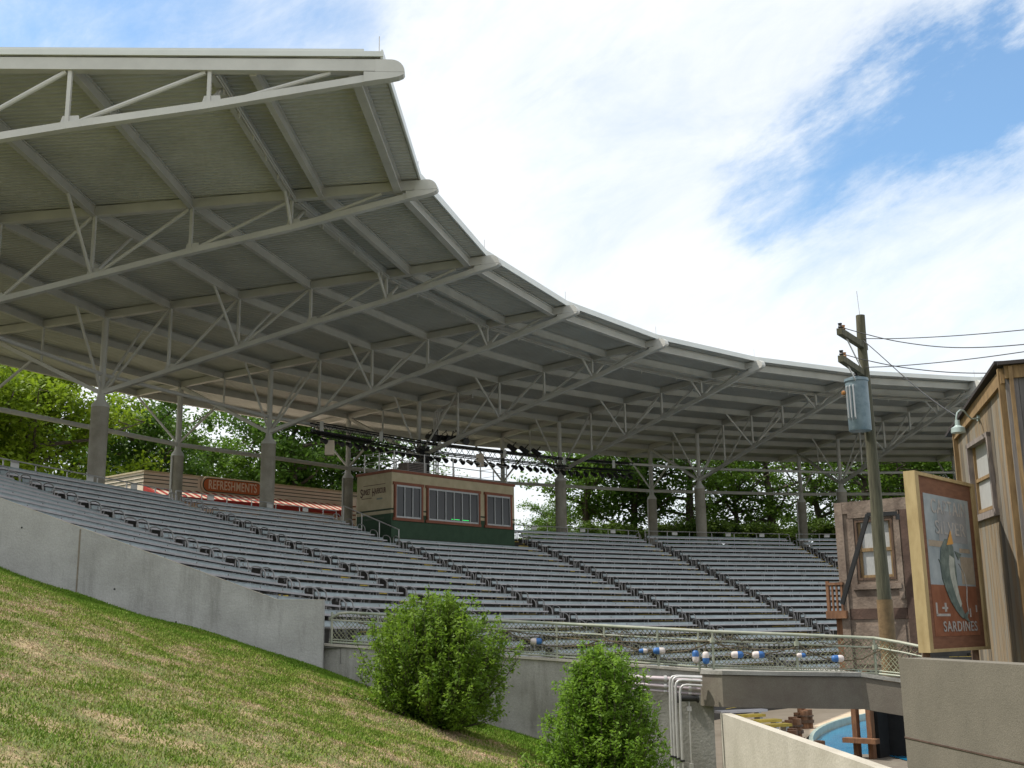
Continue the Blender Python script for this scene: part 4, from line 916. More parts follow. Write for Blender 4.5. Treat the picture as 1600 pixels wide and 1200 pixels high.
for k in (3.22, 3.62, 4.05, 4.5, 4.95, 5.3): mb = MB(); mb.box(arcp(k, 58.75, 11.55), Vector(GG)*.1, back*.06, Z*.28); part(mb, 'bracket', M['white'], lt)
root = bpy.data.objects.new('spotlight', None); COL.objects.link(root)
a = MB(); prof = [(-.26, .07), (-.22, .115), (0, .13), (.14, .15), (.27, .165)]; a.tube([(0, y, 0) for y, r in prof], [r for y, r in prof], 12); body = a.build('housing', M['black'], root, True, origin=(0, 0, 0))
a = MB(); a.tube([(0, .24, 0), (0, .262, 0)], .14, 12); lens_ = a.build('lens', M['lens'], body, origin=(0, 0, 0))
a = MB(); a.tube([(-.19, 0, 0), (-.19, 0, .2), (0, 0, .3), (.19, 0, .2), (.19, 0, 0)], .018, 5); a.tube([(0, 0, .29), (0, 0, .38)], .03, 5); yk = a.build('yoke', M['black'], root, origin=(0, 0, 0))
def spot(k, r, z, sc, grp, lab, first, tilt=None, yaw=None):
    p = arcp(k, r, z); o = root if first else root.copy()
    if not first:
        COL.objects.link(o); b = body.copy(); COL.objects.link(b); b.parent = o; l = lens_.copy(); COL.objects.link(l); l.parent = b; y = yk.copy(); COL.objects.link(y); y.parent = o
    o.location = p; ang = math.atan2(-p.y, -p.x)-math.pi/2+(random.gauss(0, .18) if yaw is None else yaw)
    o.rotation_euler = Euler((-(.55+random.gauss(0, .1)) if tilt is None else tilt, 0, ang), 'XYZ'); o.scale = (sc, sc, sc); tag(o, lab, 'spotlight', grp)
lab1 = 'black stage spotlight in the long row hung under the lighting catwalk'
for i in range(42): spot(3.24+2.18*i/41+random.gauss(0, .003), 58.8, 10.74, .92, 'spotlights in the row under the catwalk', lab1, i == 0)
for i in range(6): spot(4.0+.26*i/5+random.gauss(0, .01), 59.2, 12.15+random.gauss(0, .08), 1.45, 'large spotlights on top of the catwalk beside the dark column', 'large black spotlight on top of the catwalk beside the dark column', False, -.35, random.gauss(0, .5))
for i in range(3): spot(4.58+.09*i, 59.2, 12.1-.06*i, 1.35, 'three angled spotlights on the catwalk right of the column', 'black spotlight of the angled trio on the catwalk above the booth', False, -.7, .9)
for k, z, lab in ((3.27, 10.35, 'pale box speaker hanging below the left end of the catwalk'), (4.32, 10.9, 'pale box speaker hanging above the booth windows')):
    p = arcp(k, 58.7, z); t = thing('speaker', p, lab, 'speaker'); mb = MB(); mb.box(p, Vector(GG)*.25, back*.18, Z*.42); part(mb, 'cabinet', M['cream'], t); mb = MB(); mb.tube([p+Z*.42, p+Z*.8], .02, 5); part(mb, 'hanger', M['black'], t)
# dark cable riser on the column behind the booth
t = thing('cable_riser', P(4, 59.4, 9), 'bundle of dark conduits climbing the column above the booth', 'conduit')
mb = MB(); tgd = Vector((-math.sin(TH(4)), math.cos(TH(4)), 0))
for i, o_ in enumerate((-.75, -.95, -1.12)):
    b = P(4, 59.4, 0)+tgd*o_; mb.tube([b+Z*9.2, b+Z*13.4, b+Z*13.9-tgd*.1, b+Z*14.2-tgd*.5, P(4, 55, 14.3-.1*i)], .045, 6)
part(mb, 'tube', M['galv'], t, True)
mb = MB(); mb.box(P(4, 59.45, 10.2), tgd*.35, Vector((math.cos(TH(4)), math.sin(TH(4)), 0))*.1, Z*1.4); part(mb, 'panel_box', M['black'], t)
# ------------------------------------------------------------------ brown stucco tower
a, b = at(1304, 788, 30.6), at(1422, 776, 29.2); zt = (a.z+b.z)/2; ud = Vector((b.x-a.x, b.y-a.y, 0)); WB = ud.length; ud.normalize(); nf = ud.cross(Z)
if nf.dot(back) > 0: nf = -nf
t = thing('stucco_tower', Vector((a.x, a.y, -3.2)), 'brown rough stucco stage tower behind the utility pole', 'stage building')
def q(s, z, o=0.): return Vector((a.x, a.y, 0))+ud*s+Z*z+nf*o
dep = -nf*3.
mb = MB()
def slab(mb, s0, s1, z0, z1, o0, o1): mb.hexa([q(s0, z0, o0), q(s1, z0, o0), q(s1, z0, o1), q(s0, z0, o1)], [q(s0, z1, o0), q(s1, z1, o0), q(s1, z1, o1), q(s0, z1, o1)])
w0, w1 = .58, 1.50; z0, z1 = 1.15, 2.72
# wall with a real opening for the window and for the dark doorway below
slab(mb, 0, w0, -1.15, zt, -.25, 0); slab(mb, w1, WB, -1.15, zt, -.25, 0); slab(mb, w0, w1, z1, zt, -.25, 0); slab(mb, w0, w1, -1.15, z0, -.25, 0)
mb.hexa([q(0, -1.15, -.25), q(.25, -1.15, -.25), q(.25, -1.15, -3), q(0, -1.15, -3)], [q(0, zt, -.25), q(.25, zt, -.25), q(.25, zt, -3), q(0, zt, -3)])
mb.hexa([q(0, zt-.1, -.25), q(WB, zt-.1, -.25), q(WB, zt-.1, -3), q(0, zt-.1, -3)], [q(0, zt-.01, -.25), q(WB, zt-.01, -.25), q(WB, zt-.01, -3), q(0, zt-.01, -3)])
part(mb, 'wall', M['stucco_br'], t)
mb = MB(); slab(mb, .0, .22, -1.1, zt+.01, .003, .06); slab(mb, .0, WB, zt-.30, zt+.012, .002, .05); slab(mb, w0-.22, w0-.08, z0-.1, z1+.2, .002, .04); slab(mb, w0-.22, w1+.2, z1+.06, z1+.2, .004, .05); slab(mb, w0-.22, w1+.2, z0-.24, z0-.1, .004, .07); slab(mb, 1.62, 1.76, z0-.5, z1+.3, .002, .04)
slab(mb, .3, 1.7, -1.0, .0, .002, .03)
part(mb, 'moulding', M['stucco_br'], t)
mb = MB(); slab(mb, 1.80, WB, -1.1, zt-.3, .004, .05); slab(mb, .1, 1.78, .15, .42, .004, .03); part(mb, 'pilaster', M['stucco_dk'], t)
mb = MB(); slab(mb, w0-.06, w0, z0, z1, -.12, .02); slab(mb, w1, w1+.06, z0, z1, -.12, .02); slab(mb, w0, w1, z1-.06, z1, -.12, .02); slab(mb, w0, w1, z0, z0+.06, -.12, .02); wf = part(mb, 'window', M['wooddark'], t)
mb = MB(); slab(mb, w0, w1, z0+.06, z1-.06, -.11, -.09); part(mb, 'pane', M['glass2'], wf)
mb = MB(); slab(mb, w0, w1, (z0+z1)/2-.045, (z0+z1)/2+.045, -.088, -.04); slab(mb, w0, w0+.07, z0+.06, z1-.06, -.088, -.05); slab(mb, w1-.07, w1, z0+.06, z1-.06, -.088, -.05); slab(mb, w0, w1, z0+.06, z0+.13, -.086, -.045); part(mb, 'sash', M['woodtrim'], wf)
# lower stage front: posts, dark opening
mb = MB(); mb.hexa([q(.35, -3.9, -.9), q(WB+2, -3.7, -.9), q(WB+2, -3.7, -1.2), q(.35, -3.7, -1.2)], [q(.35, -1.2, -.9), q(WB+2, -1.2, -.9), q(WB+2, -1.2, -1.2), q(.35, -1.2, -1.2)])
mb.hexa([q(.35, -3.7, -.3), q(.6, -3.7, -.3), q(.6, -3.7, -.9), q(.35, -3.7, -.9)], [q(.35, -1.2, -.3), q(.6, -1.2, -.3), q(.6, -1.2, -.9), q(.35, -1.2, -.9)]); part(mb, 'doorway', M['cave'], t)  # recessed panel, the dark of the opening painted into its colour
for s in (.02, .42):
    mb = MB(); mb.hexa([q(s, -3.9, 0), q(s+.13, -3.9, 0), q(s+.13, -3.9, -.2), q(s, -3.9, -.2)], [q(s, -1.15, 0), q(s+.13, -1.15, 0), q(s+.13, -1.15, -.2), q(s, -1.15, -.2)]); part(mb, 'post', M['woodbr'], t)
mb = MB(); slab(mb, -.15, .75, -2.95, -2.83, .0, .25); part(mb, 'ledge', M['woodbr'], t)
# balcony on its left
bl = thing('balcony', q(-.3, .3, -.3), 'small weathered timber balcony on the left of the stucco tower', 'balcony')
mb = MB(); slab(mb, -.40, .18, .18, .38, -.35, .16); slab(mb, -.22, .0, -1.6, .18, -.25, -.05); part(mb, 'platform', M['woodbr'], bl)
mb = MB(); slab(mb, -.36, .12, 1.05, 1.12, .06, .14)
for s in (-.36, -.22, -.1, .04): slab(mb, s, s+.05, .38, 1.05, .08, .12)
slab(mb, -.37, -.29, .38, 1.16, .05, .13); part(mb, 'rail', M['woodbr'], bl)
# iron bracket
ib = thing('iron_bracket', q(.3, 1, .1), 'black iron bracket arm behind the utility pole', 'bracket')
mb = MB(); e0, e1, e2 = at(1356, 804, 29.3), at(1316, 944, 30.), at(1402, 802, 29.0); mb.beam(e0, e1, .06, .11); mb.beam(e0-Vector(GG)*.03, e2, .06, .10); part(mb, 'arm', M['black'], ib)
mb = MB(); mb.tube([e2-Z*.02, e2-Z*.16], .05, 8); part(mb, 'hook', M['black'], ib)
# ------------------------------------------------------------------ utility pole
HP = 26.6; PS = 26.6/23.; pb = at(1391, 1040, HP); ptp = at(1343.5, 493, HP); base_ = Vector((pb.x, pb.y, -1.3)); tp = Vector((ptp.x, ptp.y, ptp.z))
po = thing('utility_pole', base_, 'weathered timber utility pole with two short crossarms', 'utility pole')
mb = MB(); dvec = tp-base_; n = 10
mb.tube([base_+dvec*i/n+Vector((random.gauss(0, .006), random.gauss(0, .006), 0)) for i in range(n+1)], [(.145-.053*i/n)*PS for i in range(n+1)], 14); part(mb, 'shaft', M['pole'], po, True)
ps = at(1381, 937, HP); f_ = (ps.z-base_.z)/dvec.z
mb = MB(); mb.tube([base_, base_+dvec*(f_*.5), base_+dvec*f_], [.16*PS, .158*PS, .155*PS], 14); part(mb, 'base_sleeve', M['polebase'], po, True)
ARM = []
for (x0, y0, x1, y1) in ((1311.5, 517.5, 1352, 543), (1313.5, 560, 1352, 586)):
    e0, e1 = at(x0, y0, HP-1.4), at(x1, y1, HP+.17); off_ = Vector(GG)*-.0-back*.1
    mb = MB(); mb.beam(e0, e1, .13, .15); ar = part(mb, 'crossarm', M['pole'], po)
    ARM.append((e0, e1)); d = (e1-e0).normalized()
    for s in (.08, .30):
        b = e0+d*s+Z*.075; mb = MB(); mb.tube([b, b+Z*.04, b+Z*.07, b+Z*.13], [.02, .055, .035, .05], 8); part(mb, 'insulator', M['porc'] if s > .2 else M['black'], ar)
    mb = MB(); bb = e0+d*.34+Z*.02; mb.beam(bb, Vector((tp.x, tp.y, 0))+Z*(bb.z-.75), .02, .04); part(mb, 'strut', M['galv'], ar)
mb = MB(); mb.tube([tp, tp+Z*.62-Vector(GG)*.03], .008, 5); part(mb, 'rod', M['galv'], po)
# transformer
tc = at(1341, 633, HP-.36); up_ = dvec.normalized(); trf = thing('transformer', tc, 'blue grey can transformer hung on the utility pole', 'transformer')
mb = MB(); Hh = .62; mb.tube([tc-up_*Hh, tc-up_*(Hh-.02), tc+up_*(Hh-.06)], [.245, .26, .26], 24); part(mb, 'tank', M['trafo'], trf, True)
mb = MB(); mb.tube([tc+up_*(Hh-.06), tc+up_*(Hh-.055), tc+up_*(Hh+.01), tc+up_*(Hh+.06)], [.26, .283, .277, .12], 24); part(mb, 'lid', M['trafo'], trf, True)
for i, a_ in enumerate((-2.75, -2.45, -2.15)):
    dd = Vector(GG)*math.cos(a_)+back*math.sin(a_); mb = MB(); mb.tube([tc+dd*.27-up_*.36, tc+dd*.30-up_*.33, tc+dd*.30+up_*.42, tc+dd*.27+up_*.44], .019, 6); part(mb, 'cooling_fin', M['alu'], trf)
mb = MB(); b = tc-Vector(GG)*.26+up_*.30; mb.tube([b, b-Vector(GG)*.05, b-Vector(GG)*.1], [.03, .06, .045], 8); part(mb, 'bushing', M['porc'], trf)
mb = MB(); b = tc+up_*(Hh+.05); mb.tube([b, b+Z*.05, b+Z*.09, b+Z*.16], [.04, .06, .035, .03], 8); part(mb, 'bushing', M['black'], trf)
mb = MB(); mb.beam(tc+Vector(GG)*.0+back*.2+up_*.2, tc+back*.34+up_*.2, .12, .06); mb.beam(tc+back*.2-up_*.3, tc+back*.34-up_*.3, .12, .06); part(mb, 'mount', M['black'], trf)
# cables
def cable(pts, label, r=.011):
    P3 = [at(*p) for p in pts]; out = []
    n = len(P3)
    for i in range(n-1):                          # Catmull-Rom
        p0, p1, p2, p3 = P3[max(i-1, 0)], P3[i], P3[i+1], P3[min(i+2, n-1)]
        for s in np.linspace(0, 1, 8, endpoint=False): out.append(.5*((2*p1)+(p2-p0)*s+(2*p0-5*p1+4*p2-p3)*s*s+(3*p1-p0-3*p2+p3)*s**3))
    out.append(P3[-1]); mb = MB(); mb.tube(out, r, 5); o = mb.build('cable', M['wire'], origin=out[0]); tag(o, label, 'cable', 'cables from the utility pole')
cable([(1312, 510.5, 25.3), (1345, 520, 24.9), (1400, 533, 24.3), (1470, 542, 23.5), (1540, 542.5, 22.5), (1625, 536, 21.0)], 'sagging cable from the upper crossarm tip crossing another one')
cable([(1349, 529, 26.5), (1400, 529, 25.9), (1470, 526, 25.0), (1540, 521, 24.0), (1625, 513, 22.5)], 'uppermost cable leaving the pole to the right edge')
cable([(1315, 552.5, 25.3), (1350, 562, 24.9), (1410, 574, 24.5), (1480, 581.5, 24.0), (1550, 583, 23.5), (1640, 580, 22.5)], 'cable from the lower crossarm tip passing behind the timber building')
cable([(1352, 574, 26.5), (1400, 572, 25.9), (1470, 566, 25.0), (1540, 558, 24.0), (1625, 546, 22.5)], 'lower cable rising to the right from the pole')
cable([(1349, 532, 26.5), (1372, 552, 25.8), (1420, 595, 24.3), (1460, 627, 20.6), (1494, 650, 18.6)], 'cable slanting down from the pole to the barn lamp')
# ------------------------------------------------------------------ timber building, right
A_ = at(1496, 700, 18.6); B_ = at(1573, 620, 15.6); A_.z = B_.z = 0; ud = (B_-A_).normalized(); Lw = (B_-A_).length; nf = ud.cross(Z)
if nf.dot(Vector(GG)) > 0: nf = -nf
rd = Vector(GG)*.93-back*.36; rd.normalize()       # second wall direction, towards the right
tb = thing('timber_building', Vector((A_.x, A_.y, -.4)), 'weathered plank building with sloping roof at the right edge', 'building')
tb.rotation_euler = (0, 0, 0)
def loc_wall(mb, name, m, org, ux, parent):        # mesh in wall coordinates: x along planks, so boards run upright
    me = MB(); ang = math.atan2(ux.y, ux.x); Rm = Matrix.Rotation(-ang, 3, 'Z'); me.v = [tuple(Rm @ (Vector(v)-org)) for v in mb.v]; me.f = mb.f; me.mi = mb.mi
    o = me.build(name, m, parent, origin=(0, 0, 0)); o.location = org-wloc(parent); o.rotation_euler = (0, 0, ang); return o
def zof(px, py, s):                                 # height seen at photo y for a point s along the wall
    p = A_+ud*s; lo, hi = -2., 12.
    for _ in range(40):
        m_ = (lo+hi)/2
        if pix(Vector((p.x, p.y, m_)))[1] > py: lo = m_
        else: hi = m_
    return lo
def sof(px, py):
    lo, hi = -1., Lw+1
    for _ in range(40):
        m_ = (lo+hi)/2; p = A_+ud*m_; 
        if pix(Vector((p.x, p.y, zof(0, py, m_))))[0] < px: lo = m_
        else: hi = m_
    return lo
zl = zof(0, 668, 0); zr = zof(0, 575, Lw)
def q(s, z, o=0.): return Vector((A_.x, A_.y, 0))+ud*s+Z*z+nf*o
ws0, ws1 = sof(1521, 745), sof(1553, 745); wz0, wz1 = zof(0, 801, (ws0+ws1)/2), zof(0, 691, (ws0+ws1)/2)
mb = MB()
def zr_(s): return zl+(zr-zl)*s/Lw
def pan(s0, s1, za, zb0, zb1=None): 
    zb1 = zb0 if zb1 is None else zb1; mb.hexa([q(s0, za, -.12), q(s1, za, -.12), q(s1, za), q(s0, za)], [q(s0, zb0, -.12), q(s1, zb1, -.12), q(s1, zb1), q(s0, zb0)])
pan(0, ws0, -1.6, zr_(0), zr_(ws0)); pan(ws1, Lw, -1.6, zr_(ws1), zr_(Lw)); pan(ws0, ws1, wz1, zr_(ws0), zr_(ws1)); pan(ws0, ws1, -1.6, wz0)
loc_wall(mb, 'plank_wall', M['woodwall'], A_.copy(), ud, tb)
c1 = q(Lw, 0); n2 = rd.cross(Z); 
if n2.dot(back) > 0: n2 = -n2
mb = MB(); zt2 = zr+.02; mb.hexa([c1-Z*1.6, c1+rd*4-Z*1.6, c1+rd*4-n2*.12-Z*1.6, c1-n2*.12-Z*1.6], [c1+Z*zt2, c1+rd*4+Z*zt2, c1+rd*4-n2*.12+Z*zt2, c1-n2*.12+Z*zt2]); loc_wall(mb, 'plank_wall', M['woodgrey'], c1.copy(), rd, tb)
mb = MB(); mb.beam(c1+nf*.02-ud*.05-Z*1.6, c1+nf*.02-ud*.05+Z*zr, .12, .05, up=ud); mb.beam(c1+n2*.02+rd*.08-Z*1.6, c1+n2*.02+rd*.08+Z*zr, .16, .05, up=rd)
mb.beam(q(0, zl-.12, .03), q(Lw, zr-.12, .03), .05, .2); mb.beam(c1+n2*.03+Z*(zt2-.09), c1+rd*4+n2*.03+Z*(zt2-.09), .05, .18); mb.beam(q(.05, -1.6, .02), q(.05, zl-.05, .02), .1, .05, up=ud)
part(mb, 'trim', M['woodtrim'], tb)
mb = MB(); e0 = q(-.25, zl-.12, .12); e1 = q(Lw+.0, zr+.06, .12); mb.hexa([e0, e1, e1-nf*3, e0-nf*3], [e0+Z*.045, e1+Z*.045, e1-nf*3+Z*.045, e0-nf*3+Z*.045]); mb.beam(c1+n2*.06+Z*(zt2+.03)-rd*.08, c1+rd*4+n2*.06+Z*(zt2+.03), .16, .05); part(mb, 'roof', M['roofdk'], tb)
mb = MB(); fr = .05
for (sa, za, sb, zb_) in ((ws0-.05, wz0-.03, ws0+.01, wz1+.05), (ws1-.01, wz0-.03, ws1+.06, wz1+.05), (ws0-.05, wz1-.01, ws1+.06, wz1+.06), (ws0-.08, wz0-.1, ws1+.1, wz0+.0)):
    mb.hexa([q(sa, za, -.05), q(sb, za, -.05), q(sb, za, .06), q(sa, za, .06)], [q(sa, zb_, -.05), q(sb, zb_, -.05), q(sb, zb_, .06), q(sa, zb_, .06)])
wf = part(mb, 'window', M['woodgw'], tb)
mb = MB(); mb.hexa([q(ws0+.01, wz0, -.07), q(ws1-.01, wz0, -.07), q(ws1-.01, wz0, -.06), q(ws0+.01, wz0, -.06)], [q(ws0+.01, wz1, -.07), q(ws1-.01, wz1, -.07), q(ws1-.01, wz1, -.06), q(ws0+.01, wz1, -.06)]); part(mb, 'pane', M['glass2'], wf)
mb = MB(); zm = (wz0+wz1)/2; mb.beam(q(ws0+.01, zm, -.04), q(ws1-.01, zm, -.04), .03, .05); mb.beam(q(ws0+.01, wz0+.06, -.04), q(ws1-.01, wz0+.06, -.04), .03, .05); mb.beam(q(ws0+.03, wz0, -.04), q(ws0+.03, wz1, -.04), .04, .03, up=ud); part(mb, 'sash', M['woodtrim'], wf)
# second window on the grey side
mb = MB(); s_ = c1+rd*.42+n2*.03
mb.beam(s_+Z*-.2, s_+Z*(zr-.42), .1, .05, up=rd); mb.beam(s_+Z*(zr-.47)-rd*.05, s_+rd*1.5+Z*(zr-.47), .05, .1); wf = part(mb, 'window', M['wooddark'], tb)
mb = MB(); mb.poly([s_+rd*.05-n2*.015, s_+rd*1.5-n2*.015, s_+rd*1.5-n2*.015+Z*(zr-.5), s_+rd*.05-n2*.015+Z*(zr-.5)], n2*.01); part(mb, 'pane', M['woodgrey'], wf)
# gooseneck barn lamp
l0 = q(sof(1530, 653), zof(0, 653, sof(1530, 653)), .0); hl = (l0-Vector(CAM)).dot(back); bl_ = thing('barn_lamp', l0, 'grey enamel gooseneck lamp on the plank wall', 'wall lamp')
pts = [l0+nf*.02, at(1527, 654, hl-.1), at(1518, 654.5, hl-.2), at(1512, 649, hl-.28), at(1506, 642, hl-.34), at(1500, 641, hl-.4), at(1495.5, 645, hl-.42), at(1494, 653, hl-.42), at(1495, 664, hl-.42)]
mb = MB(); mb.tube(pts, .013, 7); mb.tube([l0, l0+nf*.03], .05, 10); part(mb, 'arm', M['lampgrey'], bl_, True)
c = at(1497, 671, hl-.42); mb = MB(); mb.tube([c+Z*.14, c+Z*.06, c+Z*.05, c+Z*.02, c-Z*.05], [.035, .04, .05, .10, .105], 16); part(mb, 'shade', M['lampgrey'], bl_, True)
# ------------------------------------------------------------------ sardine sign
A_ = at(1450.5, 1020, 15.0); T_ = at(1429, 735, 15.0); sgx = Vector(GG)*.66+back*.75; sgx.normalize(); nf = sgx.cross(Z)
if nf.dot(back) > 0: nf = -nf
zb = at(1450.5, 1020, 15.).z; zt = at(1429, 735, 15.0).z; A_.z = 0
def solve_w(px, py):
    lo, hi = .3, 3.
    for _ in range(40):
        m_ = (lo+hi)/2; p = A_+sgx*m_; p = Vector((p.x, p.y, zb))
        if pix(p)[0] < px: lo = m_
        else: hi = m_
    return lo
WS = solve_w(1545, 1012); HS = zt-zb
sg = thing('painted_sign', Vector((A_.x, A_.y, zb)), 'tall faded fish advertising sign in a thick ochre frame', 'sign')
def q(s, z, o=0.): return Vector((A_.x, A_.y, 0))+sgx*s*WS+Z*(zb+z*HS)+nf*o
def sl(mb, s0, s1, z0, z1, o0, o1): mb.hexa([q(s0, z0, o0), q(s1, z0, o0), q(s1, z0, o1), q(s0, z0, o1)], [q(s0, z1, o0), q(s1, z1, o0), q(s1, z1, o1), q(s0, z1, o1)])
mb = MB(); sl(mb, 0, .055, 0, 1, -.125, .03); sl(mb, .945, 1, 0, 1, -.125, .03); sl(mb, .055, .945, .98, 1, -.125, .028); sl(mb, .055, .945, 0, .018, -.125, .028); part(mb, 'frame', M['woodframe'], sg)
mb = MB(); sl(mb, .055, .945, .018, .98, -.1, 0); bd = part(mb, 'board', M['signwood'], sg)
mb = MB(); sl(mb, .13, .87, .37, .885, .0, .006); part(mb, 'upper_panel', M['signblue'], bd)
mb = MB(); sl(mb, .13, .87, .085, .37, .0, .006); part(mb, 'lower_panel', M['signrust'], bd)
mb = MB(); sl(mb, .32, .80, .62, .80, .006, .009); part(mb, 'grey_patch', M['signgrey'], bd)
for a4 in ((.15, .38, .585, .62), (.64, .86, .38, .54), (.64, .82, .565, .59)): mb = MB(); sl(mb, *a4, .006, .009); part(mb, 'tan_patch', M['signtan'], bd)
xd = sgx if pix(q(1, .5))[0] > pix(q(0, .5))[0] else -sgx
text('CAPTAIN', 'lettering', M['signwhite'], bd, q(.52, .815, .010), xd, Z, .27, 1, .002, 1.15, fit=WS*.58)
text('SILVER', 'lettering', M['signwhite'], bd, q(.52, .695, .012), xd, Z, .25, 1, .002, 1.12, fit=WS*.50)
text('SARDINES', 'lettering', M['signwhite'], bd, q(.54, .135, .012), xd, Z, .19, 1, .002, 1.15, fit=WS*.56)
mb = MB(); 
for (s, z, w, h) in ((.17, .20, .025, .07), (.17, .195, .22, .014), (.27, .235, .09, .012), (.31, .22, .03, .05), (.72, .19, .02, .05), (.83, .22, .02, .04)): sl(mb, s, s+w, z, z+h, .006, .009)
part(mb, 'faded_wording', M['signwhite'], bd)
# leaping fish: curved tapering body, belly, fins, tail
spine = [(.50, .615), (.47, .585), (.435, .54), (.42, .49), (.425, .43), (.45, .37), (.48, .31), (.52, .26), (.57, .215), (.61, .195)]
wid = [.035, .085, .115, .125, .12, .10, .075, .05, .03, .02]
def strip(sp, wl, wr, o0, o1):
    Lp, Rp = [], []
    for i, (s, z) in enumerate(sp):
        s2, z2 = sp[min(i+1, len(sp)-1)]; s1, z1 = sp[max(i-1, 0)]; dx, dz = (s2-s1)*WS, (z2-z1)*HS; l = math.hypot(dx, dz); nx, nz = -dz/l, dx/l
        Lp.append((s+nx*wl[i]*1.0, z+nz*wl[i]*WS/HS)); Rp.append((s-nx*wr[i], z-nz*wr[i]*WS/HS))
    mb = MB()
    for i in range(len(sp)-1): mb.hexa([q(*Lp[i], o0), q(*Lp[i+1], o0), q(*Rp[i+1], o0), q(*Rp[i], o0)], [q(*Lp[i], o1), q(*Lp[i+1], o1), q(*Rp[i+1], o1), q(*Rp[i], o1)])
    return mb
mb = strip(spine, wid, wid, .012, .018)
mb.poly([q(.35, .50, .012), q(.27, .515, .012), q(.345, .455, .012)], nf*.005); mb.poly([q(.60, .20, .012), q(.70, .23, .012), q(.66, .19, .012), q(.72, .15, .012), q(.62, .18, .012)], nf*.005); mb.poly([q(.55, .57, .012), q(.66, .555, .012), q(.60, .52, .012)], nf*.005)
part(mb, 'fish', M['fish'], bd)
mb = strip([(s+.05, z-.005) for s, z in spine[2:8]], [w*.35 for w in wid[2:8]], [w*.35 for w in wid[2:8]], .019, .021); part(mb, 'fish_belly', M['fishb'], bd)
mb = MB(); mb.poly([q(.42, .60, .02), q(.53, .61, .02), q(.50, .69, .02)], nf*.003); part(mb, 'fish_hat', M['fisho'], bd)
pts = [q(.60, .5, .013), q(.68, .44, .013), q(.70, .36, .013), q(.68, .28, .013), q(.69, .21, .013)]; mb = MB(); mb.tube(pts, .007, 5); part(mb, 'fishing_line', M['signwhite'], bd)
mb = MB(); c_ = q(.5, 0, -.12); mb.beam(q(.1, -.25, -.12), q(.1, .0, -.12), .09, .09); mb.beam(q(.9, -.25, -.12), q(.9, .0, -.12), .09, .09); part(mb, 'leg', M['wooddark'], sg)
# ground behind the near wall that carries sign and building
mb = MB(); z_ = zb-HS*.25-.0; e = [W(5.0, 13.7, z_), W(14, 9, z_), W(14, 20, z_), W(7.35, 20, z_)]; mb.hexa([p-Z*4 for p in e], e); tag(mb.build('stage_deck', M['conc_brown']), kind='structure')
# ------------------------------------------------------------------ light, sky, camera
SUN_EL = math.radians(58); sd = Vector(GG)*-.985+back*.10; sd.normalize(); sd = sd*math.cos(SUN_EL)+Z*math.sin(SUN_EL)
su = bpy.data.lights.new('sun', 'SUN'); su.energy = 3.4; su.angle = math.radians(.6); su.color = (1., .95, .86); so = bpy.data.objects.new('sun', su); COL.objects.link(so)
so.rotation_euler = sd.to_track_quat('Z', 'Y').to_euler()
wld = bpy.data.worlds.new('World'); scene.world = wld; wld.use_nodes = True; nt = wld.node_tree; N = nt.nodes; L = nt.links
bg = N['Background']; sky = N.new('ShaderNodeTexSky'); sky.sky_type = 'NISHITA'; sky.sun_disc = False; sky.sun_elevation = SUN_EL
sky.sun_rotation = math.atan2(sd.x, sd.y); sky.air_density = 1.0; sky.dust_density = .6; sky.ozone_density = 1.5
tc_ = N.new('ShaderNodeTexCoord'); D = tc_.outputs['Generated']
def vmath(op, a, b=None):
    n = N.new('ShaderNodeVectorMath'); n.operation = op
    for i, x in enumerate((a, b)):
        if x is None: continue
        if isinstance(x, (tuple, list, Vector)): n.inputs[i].default_value = tuple(x)
        else: L.new(x, n.inputs[i])
    return n
def mth(op, a, b=None, c=None):
    n = N.new('ShaderNodeMath'); n.operation = op
    for i, x in enumerate((a, b, c)):
        if x is None: continue
        if isinstance(x, (int, float)): n.inputs[i].default_value = x
        else: L.new(x, n.inputs[i])
    return n.outputs[0]
def noise(scale, detail, rough, vec, dist=0.):
    n = N.new('ShaderNodeTexNoise'); n.inputs['Scale'].default_value = scale; n.inputs['Detail'].default_value = detail; n.inputs['Roughness'].default_value = rough; n.inputs['Distortion'].default_value = dist; L.new(vec, n.inputs['Vector']); return n.outputs['Fac']
def pdir(px, py):
    d = CR*(px-800)/FPX-CU*(py-600)/FPX+CF; return Vector(d/np.linalg.norm(d))
ax_ = (pdir(1650, 30)-pdir(1050, 380)).normalized(); ay_ = ax_.cross(pdir(1300, 250)).normalized(); az_ = ax_.cross(ay_)
def dotn(v, ax, k): return mth('MULTIPLY', vmath('DOT_PRODUCT', v, tuple(ax)).outputs['Value'], k)
cx3 = N.new('ShaderNodeCombineXYZ'); L.new(dotn(D, ax_, 1.0), cx3.inputs[0]); L.new(dotn(D, ay_, 2.3), cx3.inputs[1]); L.new(dotn(D, az_, 2.3), cx3.inputs[2]); S3 = cx3.outputs[0]   # streaks run along one wind direction
nz1 = noise(2.2, 12, .62, S3, .6); nz2 = noise(6.5, 10, .66, S3, .9); nz3 = noise(16., 8, .7, S3, .5)
warp = N.new('ShaderNodeTexNoise'); warp.inputs['Scale'].default_value = 5.5; warp.inputs['Detail'].default_value = 9; warp.inputs['Roughness'].default_value = .65; L.new(S3, warp.inputs['Vector'])
wv = vmath('SCALE', vmath('SUBTRACT', warp.outputs['Color'], (.5, .5, .5)).outputs[0]); wv.inputs['Scale'].default_value = .22
DW = vmath('ADD', D, wv.outputs[0]).outputs[0]
cover = mth('MULTIPLY_ADD', nz1, .7, .53)
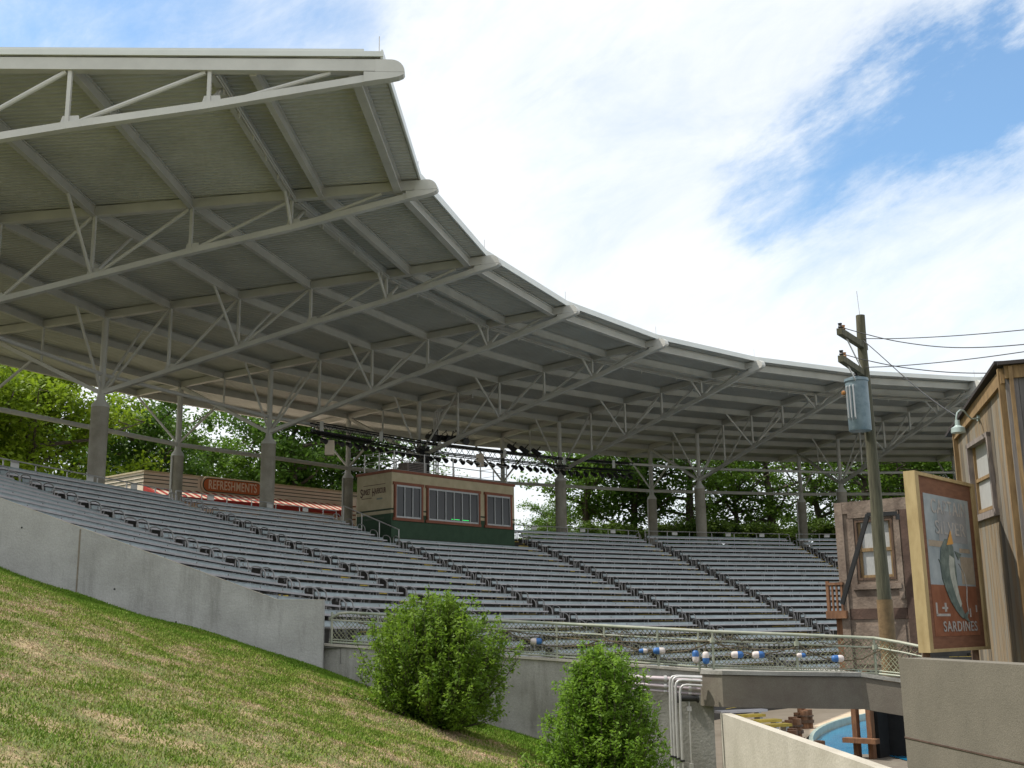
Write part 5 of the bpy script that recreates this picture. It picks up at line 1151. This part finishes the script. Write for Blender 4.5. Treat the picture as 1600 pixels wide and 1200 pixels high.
for (px, py, s1, amt) in ((1175, 318, .035, .30), (1250, 285, .045, .42), (1330, 250, .045, .48), (1420, 200, .05, .52), (1500, 150, .052, .55), (1590, 90, .055, .62), (1650, 130, .07, .55), (1560, 205, .045, .40), (1460, 380, .09, .16), (1300, 400, .07, .12), (850, 235, .06, .10), (1010, 120, .05, .06), (20, 25, .10, .55), (230, 40, .09, .50), (430, 30, .08, .42), (560, 75, .04, .15)):
    d = vmath('DISTANCE', DW, pdir(px, py)).outputs['Value']
    e = mth('MULTIPLY', d, 1./s1); e = mth('MULTIPLY', mth('MULTIPLY', e, e), -1.); e = mth('EXPONENT', e); cover = mth('MULTIPLY_ADD', e, -amt, cover)
cover = mth('MULTIPLY_ADD', mth('SUBTRACT', nz2, .5), .62, cover); cover = mth('MULTIPLY_ADD', mth('SUBTRACT', nz3, .5), .20, cover)
mr = N.new('ShaderNodeMapRange'); mr.interpolation_type = 'SMOOTHSTEP'; L.new(cover, mr.inputs[0]); mr.inputs[1].default_value = -.12; mr.inputs[2].default_value = 1.06; mr.inputs[3].default_value = .05
den = noise(3.2, 10, .62, S3, .4)
dr_ = N.new('ShaderNodeMapRange'); L.new(den, dr_.inputs[0]); dr_.inputs[1].default_value = .3; dr_.inputs[2].default_value = .7
cc_ = N.new('ShaderNodeMix'); cc_.data_type = 'RGBA'; L.new(dr_.outputs[0], cc_.inputs['Factor']); cc_.inputs[6].default_value = (4.5, 4.75, 5.0, 1); cc_.inputs[7].default_value = (5.6, 5.65, 5.65, 1)
mx = N.new('ShaderNodeMix'); mx.data_type = 'RGBA'; L.new(mr.outputs[0], mx.inputs['Factor']); skm = N.new('ShaderNodeMix'); skm.data_type = 'RGBA'; skm.blend_type = 'MULTIPLY'; skm.inputs['Factor'].default_value = 1; skm.inputs[7].default_value = (.76, .97, 1.02, 1); L.new(sky.outputs[0], skm.inputs[6]); L.new(skm.outputs[2], mx.inputs[6]); L.new(cc_.outputs[2], mx.inputs[7])
L.new(mx.outputs[2], bg.inputs['Color']); bg.inputs['Strength'].default_value = .14
cam = bpy.data.cameras.new('camera'); cam.sensor_width = 36; cam.lens = FPX/1600*36; cam.clip_end = 4000; cam.clip_start = .05
co = bpy.data.objects.new('camera', cam); COL.objects.link(co)
co.matrix_world = Matrix(((CR[0], CU[0], -CF[0], CAM[0]), (CR[1], CU[1], -CF[1], CAM[1]), (CR[2], CU[2], -CF[2], CAM[2]), (0, 0, 0, 1)))
scene.camera = co
scene.view_settings.view_transform = 'Standard'; scene.view_settings.look = 'None'; scene.view_settings.gamma = 1; scene.view_settings.exposure = .60
for o in bpy.data.objects:
    if '_o' in o: del o['_o']
